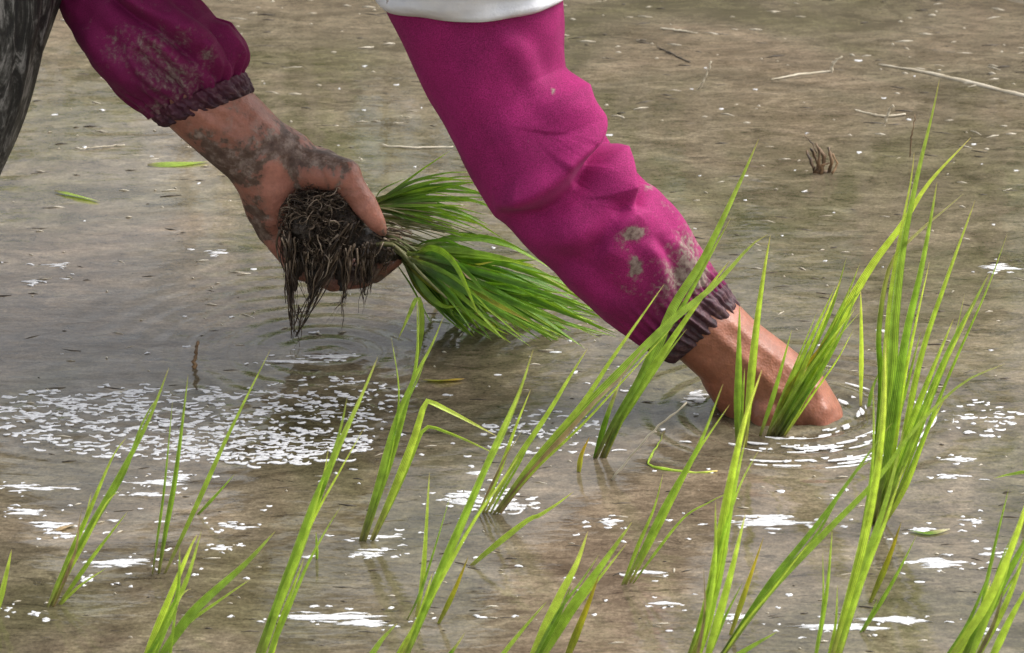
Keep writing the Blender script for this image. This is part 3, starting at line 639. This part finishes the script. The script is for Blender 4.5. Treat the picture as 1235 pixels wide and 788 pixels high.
a = cR(925, 500, -.03); chain([a, a + np.array([.005, -.01, -.035]), a + np.array([.02, -.006, -.065])], [.016, .0115, .009])
# holding arm and hand (left): palm toward the camera, thumb over the top, fingers under the bundle
chain([shL, elL], [0.05, 0.04])
def cL(u, v, dy=0.0): return px_(u, v, YL + dy)
chain([elL, cL(180, 62), cL(250, 128)], [0.040, 0.0395, 0.0395]); chain([cL(250, 128), cL(283, 158), cL(315, 188)], [0.0395, 0.0385, 0.0365])
chain([cL(312, 186), cL(325, 215, .0), cL(329, 248, .004)], [0.0365, 0.0325, 0.0275])           # heel of the hand, little-finger side
chain([cL(329, 245, .004), cL(336, 272, .012), cL(348, 292, .018)], [0.0275, 0.023, 0.018])
chain([cL(318, 182, .0), cL(345, 192, .0), cL(368, 205, .004)], [0.033, 0.029, 0.0225])        # ball of the thumb
for q in np.linspace(0, 1, 7): ball(cL(340 + 60 * q, 225 + 40 * q, .035), (.03, .016, .034))     # the palm behind the roots
for dy in (.028, .045): chain([cL(350, 196, dy), cL(390, 203, dy), cL(412, 222, dy)], [.022, .019, .016])
# thumb
chain([cL(362, 203, -.006), cL(392, 206, -.022), cL(414, 212, -.030)], [.0225, .0185, .0165]); ball(cL(415, 212, -.031), .0170)
chain([cL(414, 212, -.030), cL(432, 236, -.036), cL(439, 246, -.036)], [.0158, .0122, .0128]); chain([cL(439, 246, -.036), cL(453, 267, -.034), cL(461, 279, -.032)], [.0126, .0094, .0056])
# four fingers, rooted along the palm's edge, curling under and forward to the stems
for k, (dy, u0, v0, r0, dv, tu, tv) in enumerate(((.050, 352, 268, .0125, -2, 478, 292), (.034, 346, 282, .0130, 4, 486, 303), (.017, 340, 292, .0125, 8, 478, 312), (.000, 336, 292, .0112, 12, 452, 322))):
    pts = [cL(u0, v0, dy), cL(368 - 2 * k, 312 + dv, dy - .004), cL(408 - 2 * k, 326 + dv, dy - .012), cL((408 + tu) / 2 + 8, (326 + tv) / 2 + 6 + dv * .5, dy - .014), cL(tu, tv, dy - .012)]
    chain(pts, [r0 * 1.1, r0 * 1.0, r0 * .98, r0 * .86, r0 * .62])
    ball(pts[1], r0 * 1.08); ball(pts[2], r0 * 1.05)
def remesh(mbx, voxel, iters):
    V = np.vstack(mbx.v); me = bpy.data.meshes.new('tmp'); me.from_pydata(V.tolist(), [], mbx.f)
    o = bpy.data.objects.new('tmp', me); COL.objects.link(o)
    m1 = o.modifiers.new('r', 'REMESH'); m1.mode = 'VOXEL'; m1.voxel_size = voxel
    m2 = o.modifiers.new('s', 'SMOOTH'); m2.factor = 0.5; m2.iterations = iters
    dg = bpy.context.evaluated_depsgraph_get(); ev = o.evaluated_get(dg).to_mesh()
    n = len(ev.vertices); co = np.empty(n * 3); ev.vertices.foreach_get('co', co)
    Fs = [tuple(p.vertices) for p in ev.polygons]
    bpy.data.objects.remove(o); bpy.data.meshes.remove(me)
    return co.reshape(-1, 3), Fs
BV, BF = remesh(balls, 0.0026, 5)
pp = proj(BV)
# creases of the palm and wrist, knuckle lines of the thumb, tendons of both wrists
toc = CAM - BV; toc /= np.linalg.norm(toc, axis=1)[:, None]
def line_d(p, line):
    best = np.full(len(p), 1e9)
    for a, b_ in zip(line[:-1], line[1:]):
        a, b_ = np.array(a, float), np.array(b_, float); ab = b_ - a; t = np.clip(((p - a) @ ab) / (ab @ ab), 0, 1)
        best = np.minimum(best, np.linalg.norm(p - a - t[:, None] * ab, axis=1))
    return best
hand_m = (pp[:, 0] > 195) & (pp[:, 0] < 500) & (pp[:, 1] > 95) & (pp[:, 1] < 350) & (BV[:, 1] > 3.64)
arm_m = (pp[:, 0] > 800) & (pp[:, 0] < 1030) & (pp[:, 1] > 360) & (BV[:, 1] < 3.66)
bd_ = np.zeros(len(BV)); groove = np.zeros(len(BV))
for ln, dp, wd in (([(356, 168), (349, 190), (352, 212), (360, 228)], .0028, 4), ([(384, 190), (388, 206), (396, 226)], .0018, 3), ([(416, 200), (412, 216), (404, 230)], .0016, 3), ([(402, 196), (402, 212)], .001, 2.5),
                   ([(280, 205), (305, 190), (330, 168)], .0014, 4), ([(288, 214), (312, 200), (340, 180)], .0012, 3), ([(300, 250), (318, 262), (338, 262)], .0016, 4), ([(304, 275), (322, 286)], .0016, 4),
                   ([(430, 246), (438, 243), (446, 240)], .0009, 2.5), ([(433, 251), (441, 248), (449, 245)], .0008, 2), ([(424, 232), (432, 230)], .0007, 2)):
    q = np.exp(-(line_d(pp, ln) / wd) ** 2) * hand_m; bd_ -= dp * q; groove = np.maximum(groove, q)
for ln, dp, wd in (([(232, 135), (270, 160), (318, 196)], .0016, 7), ([(258, 125), (300, 152), (345, 185)], .0014, 6), ([(300, 130), (330, 155), (362, 182)], .0013, 6)):
    bd_ += dp * np.exp(-(line_d(pp, ln) / wd) ** 2) * hand_m
for ln, dp, wd in (([(860, 400), (905, 440), (960, 490)], .0022, 7), ([(885, 390), (930, 425), (985, 465)], .0024, 7), ([(850, 440), (890, 480)], .0012, 8), ([(985, 470), (1000, 492)], .003, 7), ([(955, 470), (965, 500)], -.0015, 6)):
    bd_ += dp * np.exp(-(line_d(pp, ln) / wd) ** 2) * arm_m
bd_ += .0010 * perlin(BV[:, 0] * 70 + 90, BV[:, 2] * 70 + 90, 71) * (hand_m | arm_m)
BV = BV + toc * bd_[:, None]
def gauss(p, c, r): return np.exp(-(((p[:, 0] - c[0]) / r[0]) ** 2 + ((p[:, 1] - c[1]) / r[1]) ** 2))
leftm = (pp[:, 0] < 520) & (BV[:, 1] > 3.66)
mud = np.full(len(BV), -0.3)
mud[leftm] = 0.15
for c, r, s in (((335, 185), (40, 32), .34), ((262, 200), (26, 30), .38), ((410, 195), (26, 16), .3), ((308, 285), (16, 40), .28), ((380, 190), (30, 10), .28), ((235, 165), (20, 16), .14), ((430, 330), (60, 20), .25)):
    mud += leftm * s * gauss(pp, c, r)
for c, r, s in (((250, 140), (34, 14), .22), ((333, 218), (13, 26), .55), ((440, 250), (16, 26), .40), ((385, 208), (22, 12), .2)):
    mud -= leftm * s * gauss(pp, c, r)
mud += .22 * groove * leftm
pink = .12 * arm_m + leftm * np.clip(.6 + .5 * gauss(pp, (333, 218), (16, 30)) + .6 * gauss(pp, (448, 262), (18, 22)), 0, 1.2)
person = mesh_obj('person', BV, BF, M['skin'], None, True, None, {'mud': mud, 'pink': pink}, origin=(ftR + ftL) / 2 * np.array([1, 1, 0]))
tag(person, 'person in magenta oversleeves bending to plant, a bundle of seedlings in the other hand', 'person')

# ------------------------------------------------------------------ clothing
def poly_dist(p, line):
    """distance to a pixel polyline, and the side it lies on"""
    line = np.asarray(line, float); best = np.full(len(p), 1e9); side = np.zeros(len(p)); tt = np.zeros(len(p))
    for i in range(len(line) - 1):
        a, b_ = line[i], line[i + 1]; ab = b_ - a; t = np.clip(((p - a) @ ab) / (ab @ ab), 0, 1)
        q = a + t[:, None] * ab; dd = np.linalg.norm(p - q, axis=1)
        s = np.sign(ab[0] * (p[:, 1] - a[1]) - ab[1] * (p[:, 0] - a[0])); m_ = dd < best
        best[m_] = dd[m_]; side[m_] = s[m_]; tt[m_] = (i + t[m_]) / (len(line) - 1)
    return best, side, tt
def sleeve_grid(secs, Ys, ns, na, depth=0.88):
    Ls = catmull([s[0] for s in secs], ns); Rs = catmull([s[1] for s in secs], ns)
    Yi = np.interp(np.linspace(0, 1, ns), np.linspace(0, 1, len(Ys)), Ys)
    V = np.zeros((ns, na, 3)); Nn = np.zeros((ns, na, 3)); ph = np.linspace(0, 2 * np.pi, na, endpoint=False)
    for i in range(ns):
        a, b_ = at(*Ls[i], Yi[i]), at(*Rs[i], Yi[i]); c = (a + b_) / 2; e1 = (b_ - a) / 2; hw = np.linalg.norm(e1); e1n = e1 / hw
        look = CAM - c; look /= np.linalg.norm(look); e2 = look - e1n * (look @ e1n); e2 /= np.linalg.norm(e2)
        nrm = np.cos(ph)[:, None] * e1n + np.sin(ph)[:, None] * e2
        V[i] = c + np.cos(ph)[:, None] * e1 + np.sin(ph)[:, None] * e2 * hw * depth; Nn[i] = nrm
    return V, Nn, ph
def grid_faces(ns, na, cap=True):
    return [(i * na + k, i * na + (k + 1) % na, (i + 1) * na + (k + 1) % na, (i + 1) * na + k) for i in range(ns - 1) for k in range(na)]
# right sleeve
secs = [((452, -22), (670, -82)), ((470, 20), (676, -40)), ((500, 85), (680, 22)), ((534, 150), (683, 86)), ((568, 212), (711, 127)), ((600, 264), (738, 172)), ((650, 312), (775, 213)),
        ((700, 356), (815, 252)), ((735, 386), (844, 296)), ((764, 409), (864, 332)), ((784, 421), (872, 346))]
ns, na = 330, 300
V, Nn, ph = sleeve_grid(secs, [3.6, 3.59, 3.585, 3.58, 3.575, 3.57, 3.57, 3.57, 3.57, 3.57, 3.57], ns, na)
v2 = V.reshape(-1, 3).copy(); n2 = Nn.reshape(-1, 3); front = (np.tile(np.sin(ph), ns) > -0.35).astype(float)
p = proj(v2); dsp = np.zeros(len(v2))
CREASE = 2.2
def crease(line, depth, wd, bulge, bw, sd=1, sharp=3.0):
    """cloth lapping over itself: one side swells, the other drops away"""
    global dsp
    dd, side, tt = poly_dist(p, catmull(line, 24)); fade = np.clip(np.minimum(tt / .2, (1 - tt) / .25), 0, 1) * (dd < 160)
    sg = dd * side * sd; k = 1 / (1 + np.exp(-np.clip(sg / sharp, -30, 30)))
    dsp += CREASE * front * fade * (bulge * k * np.exp(-(np.maximum(sg, 0) / (1.15 * bw)) ** 2) - depth * (1 - k) * np.exp(-(np.minimum(sg, 0) / wd) ** 2))
crease([(684, 80), (703, 124), (719, 152), (718, 177), (704, 196), (684, 214)], .011, 16, .010, 34, 1, 2.2)
crease([(712, 190), (676, 229), (640, 250), (596, 256)], .009, 24, .009, 26, 1, 4)
crease([(742, 165), (757, 200), (766, 234), (764, 256)], .009, 13, .008, 26, 1, 2.2)
crease([(768, 240), (748, 268), (728, 296), (716, 318)], .006, 18, .006, 20, -1, 6)
crease([(770, 262), (735, 285), (690, 302), (650, 300)], .004, 26, .005, 22, 1, 9)
crease([(600, 30), (640, 60), (660, 110)], .003, 20, .003, 22, 1, 10)
crease([(500, 30), (540, 90), (560, 160)], .002, 30, .003, 30, -1, 14)
crease([(785, 285), (808, 325), (812, 375)], .004, 12, .004, 16, 1, 4)
crease([(690, 310), (722, 348), (770, 378)], .003, 18, .003, 20, 1, 8)
crease([(815, 280), (838, 312), (852, 345)], .003, 9, .003, 12, 1, 3)
S_ = np.repeat(np.linspace(0, 1, ns), na); PHI = np.tile(ph, ns)
gather = np.clip((S_ - .88) / .12, 0, 1) ** 1.5
dsp += gather * (.0026 * np.sin(PHI * 23 + 2 * np.sin(PHI * 3)) + .0015 * np.sin(PHI * 41 + 1))
dsp += .0016 * perlin(S_ * 7, PHI * 1.4 + 3, 31) + .0008 * perlin(S_ * 16 + 5, PHI * 3.2 + 3, 32)
v2 += n2 * dsp[:, None]; p = proj(v2)
wet = np.clip(gauss(p, (822, 350), (42, 44)) * .95 + gauss(p, (770, 380), (40, 30)) * .35 + gauss(p, (865, 300), (14, 30)) * .5 + np.clip((S_ - .93) / .07, 0, 1), 0, 1)
muda = np.full(len(v2), -.2)
for c, r, s in (((765, 282), (16, 11), .75), ((766, 322), (9, 14), .65), ((745, 300), (24, 26), .16), ((800, 252), (22, 26), .25), ((820, 330), (30, 38), .42), ((835, 290), (22, 34), .34), ((785, 350), (30, 24), .22), ((745, 345), (24, 20), .16), ((667, 110), (5, 8), .5), ((780, 225), (10, 7), .45), ((846, 335), (20, 20), .3), ((780, 380), (40, 20), .1)):
    muda += s * gauss(p, c, r)
slR = mesh_obj('sleeve', v2, grid_faces(ns, na), M['sleeveR'], person, True, None, {'wet': wet, 'mud': muda})
slR['label'] = 'bright magenta oversleeve with a dried mud splash near the cuff'
def cuff(secs, Ys, ns, na, parent, wetv, k1=38, amp=.0015):
    V, Nn, ph = sleeve_grid(secs, Ys, ns, na, .92); v = V.reshape(-1, 3).copy(); nn = Nn.reshape(-1, 3)
    S_ = np.repeat(np.linspace(0, 1, ns), na); PHI = np.tile(ph, ns)
    env = .55 + .45 * np.sin(np.pi * np.clip(S_, 0, 1))
    a_ = np.sin(PHI + 4) * k1 * .16 + 20; b__ = np.cos(PHI + 4) * k1 * .16 + 20
    dd = env * amp * 2.6 * (np.abs(perlin(a_ + .25 * perlin(S_ * 5, PHI * 5, 4), b__ + S_ * .5, 91)) * 1.5 - .4 + .6 * perlin(a_ * 2.1, b__ * 2.1 + S_ * 1.3, 92)) + .0012 * perlin(S_ * 5, PHI * 6, 8) + .0012
    dd -= .006 * np.clip((S_ - .9) / .1, 0, 1)
    v += nn * dd[:, None]
    return mesh_obj('cuff', v, grid_faces(ns, na), M['cuff'], parent, True, None, {'wet': wetv * (1 - S_)})
cuff([((776, 415), (868, 340)), ((794, 426), (879, 355)), ((806, 433), (888, 368)), ((816, 436), (890, 376)), ((822, 432), (888, 378))], [YR] * 5, 60, 300, slR, .2, 34, .0019)
# left sleeve
secs = [((-12, -115), (118, -175)), ((30, -60), (160, -110)), ((67, 2), (197, -48)), ((92, 45), (240, 2)), ((120, 86), (268, 30)), ((150, 117), (290, 55)), ((176, 134), (294, 78)), ((186, 141), (290, 90))]
V, Nn, ph = sleeve_grid(secs, [3.86, 3.85, 3.83, 3.81, 3.79, 3.77, 3.77, 3.77], ns, na)
v2 = V.reshape(-1, 3).copy(); n2 = Nn.reshape(-1, 3); p = proj(v2); dsp = np.zeros(len(v2))
front = (np.tile(np.sin(ph), ns) > -0.35).astype(float)
crease([(120, -20), (160, 12), (192, 31), (225, 55), (252, 90)], .008, 12, .008, 22, -1, 2.5)
crease([(150, 60), (185, 90), (215, 114)], .006, 10, .005, 16, 1, 2.5)
crease([(235, 55), (250, 72), (266, 96)], .006, 8, .005, 14, -1, 2.5)
crease([(105, 25), (140, 70), (178, 114)], .004, 14, .004, 18, 1, 4)
crease([(255, 25), (275, 58), (284, 88)], .005, 8, .005, 12, -1, 3)
crease([(195, 0), (235, 30), (262, 48)], .004, 12, .004, 16, 1, 4)
crease([(165, 40), (200, 70), (230, 100)], .004, 10, .004, 14, -1, 3)
gather = np.clip((S_ - .8) / .2, 0, 1) ** 1.5
dsp += gather * (.0042 * np.sin(PHI * 19 + 2 * np.sin(PHI * 3)) + .0018 * np.sin(PHI * 37 + 1))
dsp += .0022 * perlin(S_ * 7, PHI * 1.4 + 8, 41) + .0012 * perlin(S_ * 16 + 5, PHI * 3.2 + 3, 42)
v2 += n2 * dsp[:, None]; p = proj(v2)
wet = np.clip(.6 + .4 * gauss(p, (200, 110), (60, 40)), 0, 1)
muda = np.full(len(v2), -.06)
for c, r, s in (((190, 60), (40, 34), .28), ((215, 100), (36, 22), .28), ((140, 55), (16, 20), .2), ((250, 68), (12, 10), .3), ((200, 135), (40, 14), .3)):
    muda += s * gauss(p, c, r)
slL = mesh_obj('sleeve', v2, grid_faces(ns, na), M['sleeveL'], person, True, None, {'wet': wet, 'mud': muda})
slL['label'] = 'dark damp magenta oversleeve smeared with grey mud'
cuff([((182, 137), (291, 88)), ((192, 147), (298, 98)), ((199, 151), (302, 106)), ((206, 152), (303, 112)), ((212, 150), (300, 114))], [YL] * 5, 60, 300, slL, .4, 34, .0019)
# white short-sleeved shirt: trunk and two short sleeves in one mesh, made from overlapping rings
def ring_tube(stations, na=120, wob=.004, seed=0):
    """stations: (centre, u vector, v vector)"""
    V = []; n_ = len(stations); ph = np.linspace(0, 2 * np.pi, na, endpoint=False)
    for i, (c, u, v) in enumerate(stations):
        w_ = 1 + wob * (1.6 * np.sin(7 * ph + 1 + .04 * i) + 1.1 * np.sin(12 * ph + .1 * i)) + wob * 12 * perlin(ph * 1.3 + seed, np.full(na, i * .35), 50 + seed)
        V.append(np.asarray(c) + (np.cos(ph) * w_)[:, None] * np.asarray(u) + (np.sin(ph) * w_)[:, None] * np.asarray(v))
    return np.vstack(V), grid_faces(n_, na)
smb = MB()
X_, Y_, Z_ = np.eye(3)
hc = px_(571, -6, 3.60)
st = []
for t in np.linspace(0, 1, 30):
    c = hc * (1 - t) + (shR + np.array([-.01, .02, .02])) * t
    st.append((c, X_ * (.0845 + .028 * min(1, t * 4) - .012 * t) + Z_ * .0035 * (1 - t), Y_ * (.088 + .026 * min(1, t * 4) - .012 * t) + Z_ * 0.0))
V, F = ring_tube(st, 120, .008, 1); smb.add(V, F)
st = []
for t in np.linspace(-.12, 1.05, 40):
    c = mid * (1 - t) + hip * t + np.array([0, 0, .02 + .03 * math.sin(math.pi * max(t, 0))]); k = 1 if t > 0 else 1 + t * 3
    st.append((c, Z_ * .135 * k, Y_ * .185 * k))
V, F = ring_tube(st, 120, .004, 2); smb.add(V, F)
ax = (elL - shL); ax /= np.linalg.norm(ax); u_ = np.cross(ax, Y_); u_ /= np.linalg.norm(u_); v_ = np.cross(ax, u_)
st = [(shL + ax * .30 * t * .5, u_ * (.082 - .01 * t), v_ * (.082 - .01 * t)) for t in np.linspace(-.1, 1, 24)]
V, F = ring_tube(st, 120, .003, 3); smb.add(V, F)
for c_ in (shR, shL): smb.add(c_ + np.array([-.005, 0, .0]) + SV * np.array([.105, .098, .1]), SF)
sh = smb.build('shirt', M['white'], person)
so_ = sh.modifiers.new('t', 'SOLIDIFY'); so_.thickness = .002
# trousers: two legs and the seat
tmb = MB()
for hp, kn, ft, sd in ((hipR, knR, ftR, 5), (hipL, knL, ftL, 6)):
    Pc = catmull([hip * .5 + hp * .5, hp, hp * .45 + kn * .55, kn, kn * .5 + ft * .5, ft + np.array([0, 0, -.1])], 90); T = frames(Pc)
    rs = np.interp(np.linspace(0, 1, 90), [0, .25, .5, .62, .8, 1], [.12, .112, .088, .078, .062, .058]); V = []; na_ = 140
    ph = np.linspace(0, 2 * np.pi, na_, endpoint=False)
    for i in range(90):
        u_ = np.cross(T[i], Y_); u_ /= np.linalg.norm(u_); v_ = np.cross(T[i], u_)
        r_ = rs[i] * (1 + .09 * perlin(np.cos(ph) * 2.3 + 7 + i * .012, np.sin(ph) * 2.3 + 4 + i * .05, sd) + .05 * perlin(np.cos(ph) * 6 + 9, np.sin(ph) * 6 + i * .11 + 9, sd + 9))
        V.append(Pc[i] + (np.cos(ph) * r_)[:, None] * u_ + (np.sin(ph) * r_)[:, None] * v_)
    tmb.add(np.vstack(V), grid_faces(90, na_))
tmb.add(hip + SV * np.array([.15, .2, .14]), SF)
tr = tmb.build('trousers', M['trousers'], person); tr['label'] = 'wet black trousers streaked with grey mud'
# hair and hat (above the picture)
hmb = MB(); hmb.add(head + np.array([-.012, 0, .018]) + SV * np.array([.088, .08, .082]), SF); hmb.build('hair', M['hair'], person)
hmb = MB(); na_ = 64; st = []
for r_, z_ in ((.19, -.005), (.185, 0), (.13, .04), (.1, .055), (.092, .11), (.07, .13), (.01, .135)):
    st.append((head + np.array([.0, 0, .02 + z_]), X_ * r_, Y_ * r_))
V, F = ring_tube(st, na_, .0, 4); hmb.add(V, F); hmb.build('hat', M['hat'], person)

# ------------------------------------------------------------------ the held bundle of seedlings
bo = cL(400, 280, -.02); bun = tag(empty('seedling_bundle', bo), 'bundle of pulled rice seedlings with muddy roots gripped in the hand', 'seedling bundle')
# clod of mud among the roots
cm = MB(); old = balls; balls = cm
for k in range(46):
    a = rng.random() * 6.28; q = rng.random() ** .5
    ball(cL(386 + 37 * q * math.cos(a), 273 + 33 * q * math.sin(a), -.022 + .010 * rng.normal() * .6), .010 + .005 * rng.random())
chain([cL(420, 285, -.02), cL(455, 298, -.012), cL(480, 300, -.005)], [.02, .016, .010])
for (u, v, l) in ((352, 318, 30), (372, 318, 40), (408, 320, 30), (440, 312, 28), (390, 318, 18)):
    chain([cL(u, v - 20, -.03), cL(u + 3, v, -.03), cL(u + 4, v + l, -.03)], [.010, .007, .003])
CV, CF = remesh(cm, .0022, 3); balls = old
CV = CV + 0.0026 * np.stack([perlin(CV[:, 0] * 300 + 50, CV[:, 2] * 300 + 50, s_) for s_ in (61, 62, 63)], -1)
mesh_obj('root_clod', CV, CF, M['clod'], bun)
rm = MB()
for k in range(1000):                                               # tangled roots over the clod
    a = rng.random() * 6.28; q = rng.random() ** .5; u, v = 386 + 46 * q * math.cos(a), 268 + 42 * q * math.sin(a); pts = []
    dr = rng.random() * 6.28; dy = -.044 + .022 * q * q + .005 * rng.normal(); cu = rng.normal(0, .45)
    for i in range(8):
        pts.append(cL(u, v, dy + .004 * rng.normal())); dr += cu + rng.normal(0, .45); u += 6 * math.cos(dr) + .3; v += 5 * math.sin(dr) + 1.2
        ex = ((u - 386) / 52) ** 2 + ((v - 270) / 50) ** 2
        if ex > 1: u = 386 + (u - 386) / ex; v = 270 + (v - 270) / ex
    P = catmull(pts, 20); tube(rm, P, np.linspace(1, .5, 20) * (.22 + .7 * rng.random() ** 3) * .001, 5, rng.random() ** 2.2)
for (u0, v0, u1, v1, n_, spd, rw) in ((348, 285, 354, 412, 20, 4, 1.1), (343, 280, 350, 372, 8, 4, .8), (425, 268, 358, 400, 18, 5, 1.2), (412, 285, 366, 376, 9, 6, .9), (418, 300, 411, 392, 8, 4, 1), (446, 296, 437, 376, 14, 5, 1),
        (452, 292, 446, 354, 8, 5, .9), (361, 370, 360, 422, 3, 1.5, .8), (470, 300, 462, 330, 10, 8, .7), (380, 300, 374, 345, 10, 9, .8), (398, 300, 392, 338, 7, 9, .8), (434, 300, 424, 350, 7, 6, .8), (360, 300, 372, 372, 6, 6, .8), (415, 350, 392, 396, 2, 2, .6)):
    for k in range(int(n_ * 1.6)):                                            # hanging strands, clotted together at the ends
        a = rng.uniform(.55, 1.05); pts = []; s0 = rng.normal(0, spd); bd = rng.normal(0, 4); b2 = rng.normal(0, 2)
        for t in np.linspace(0, 1, 7):
            pts.append(cL((u0 + s0 * (1 - t) + (u1 - u0) * t * a) + bd * math.sin(3.1 * t) + b2 * math.sin(8 * t) + rng.normal(0, 1.0), v0 + rng.normal(0, 2) + (v1 - v0) * t * a, -.048 + .012 * t + .004 * rng.normal()))
        P = catmull(pts, 22); tube(rm, P, np.linspace(1.25, .4, 22) * (.22 + 1.0 * rng.random() ** 2.5) * .001 * rw, 5, rng.random() ** 1.9)
for k in range(26):                                                # roots running along the stems
    u, v = rng.uniform(425, 470), 285 + rng.normal(0, 9); pts = []
    for i in range(5): pts.append(cL(u + i * 7, v + i * 2 + rng.normal(0, 1.2), -.03 + .006 * i + .004 * rng.normal()))
    tube(rm, catmull(pts, 12), rng.uniform(.5, 1.1) * .001, 5, .3 + .7 * rng.random())
rm.build('roots', M['root'], bun)
# stems
sm = MB()
for k in range(60):
    v0 = 297 + rng.normal(0, 8); y0 = -.004 + .012 * rng.normal(); th = R(rng.uniform(2, 44)); l = rng.uniform(50, 130)
    pts = [cL(452, v0, y0), cL(475, 297 + (v0 - 297) * .7, y0), cL(475 + l * .5 * math.cos(th), 299 + l * .5 * math.sin(th), y0 * 1.3), cL(475 + l * math.cos(th), 299 + l * math.sin(th), y0 * 1.8)]
    tube(sm, catmull(pts, 12), np.linspace(1, .5, 12) * rng.uniform(.0010, .0022), 6)
for k in range(22):
    v0 = rng.uniform(246, 282); e_ = rng.uniform(-.12, .30); l = rng.uniform(60, 120); pts = [cL(438, v0 + 6, .012), cL(458, v0, .012 + .004 * rng.normal()), cL(458 + l * .5, v0 + l * .5 * e_ + rng.normal(0, 1.5), .016), cL(458 + l, v0 + l * (e_ + .05), .02)]
    tube(sm, catmull(pts, 12), np.linspace(1, .4, 12) * rng.uniform(.0008, .0016), 6)
ste = sm.build('stems', m_plain('seedling_stem', (0.10, 0.13, 0.03), (0.30, 0.27, 0.12), 90, 0.5, .3, .001, (.4, 1, 1)), bun)
# leaves
lm = MB(); ym = MB()
for k in range(175):
    th = 3 + 46 * rng.beta(1.6, 1.5); Lm = np.interp(th, [3, 8, 14, 20, 24, 30, 38, 49], [158, 205, 258, 292, 302, 245, 190, 140]) * (1 - .5 * rng.random() ** 1.8)
    y0 = rng.normal(0, .018); s0 = 20 + 12 * rng.random(); t_ = R(th); dro = rng.normal(3, 12)
    pts = []
    for q in (0, .3, .65, 1):
        r_ = s0 + (Lm - s0) * q; pts.append(cL(470 + r_ * math.cos(t_), 298 + r_ * math.sin(t_) - dro * math.sin(math.pi * q), y0 * (1 + 2.0 * q) - .01 * q))
    blade_into(ym if k % 9 == 4 else lm, pts, rng.uniform(4, 10.5) * sL, rng.uniform(-.9, .9), .5, rng.random(), 18)
for pts, wd in [([(448, 243), (490, 232), (540, 222), (592, 220)], 9), ([(448, 244), (500, 228), (550, 226), (605, 242)], 11), ([(450, 246), (505, 244), (545, 252), (590, 272)], 12), ([(450, 248), (500, 243), (560, 240), (612, 258)], 10),
                ([(450, 246), (480, 226), (510, 204), (543, 182)], 5), ([(452, 240), (462, 228), (490, 215)], 3), ([(452, 250), (500, 250), (560, 262), (610, 290)], 8), ([(455, 262), (500, 268), (560, 285), (620, 300)], 7),
                ([(450, 240), (500, 230), (560, 232), (600, 236)], 8), ([(478, 318), (496, 345), (512, 375), (524, 398)], 4), ([(500, 335), (560, 390), (600, 412), (628, 434)], 5)]:
    blade_into(lm, [cL(u, v, .02 + .004 * i) for i, (u, v) in enumerate(pts)], .62 * wd * sL, rng.uniform(-.4, .4), .3, rng.random(), 20)
for k in range(34):
    e_ = R(rng.uniform(-20, 22)); l = rng.uniform(70, 150); bd = rng.normal(4, 5); y0 = rng.uniform(.01, .035)
    blade_into(lm, [cL(447 + l * q * math.cos(e_), 248 + rng.uniform(0, 1) + l * q * math.sin(e_) - bd * math.sin(3.1 * q), y0) for q in (0, .35, .7, 1)], rng.uniform(3, 7) * sL, rng.uniform(-.8, .8), .5, rng.random() * .7, 16)
lm.build('leaves', M['dark'], bun); yl = ym.build('leaves', M['yellowgreen'], bun); yl['label'] = 'paler yellowish leaves of the bundle'
dm = MB(); blade_into(dm, [cL(530, 298, -.035), cL(556, 322, -.042), cL(580, 350, -.045), cL(601, 373, -.045)], 9 * sL, .2, .3, .3, 18, prof=lambda v: np.clip(.25 + v * 1.2, 0, 1) * np.clip((1 - v) / .12, .3, 1)); dl = dm.build('dry_leaf', M['dry'], bun)
dl['label'] = 'dry tan leaf hanging across the green ones'

for o in bpy.data.objects:
    if '_org' in o: del o['_org']
sc.cycles.use_denoising = True
sc.cycles.max_bounces = 6
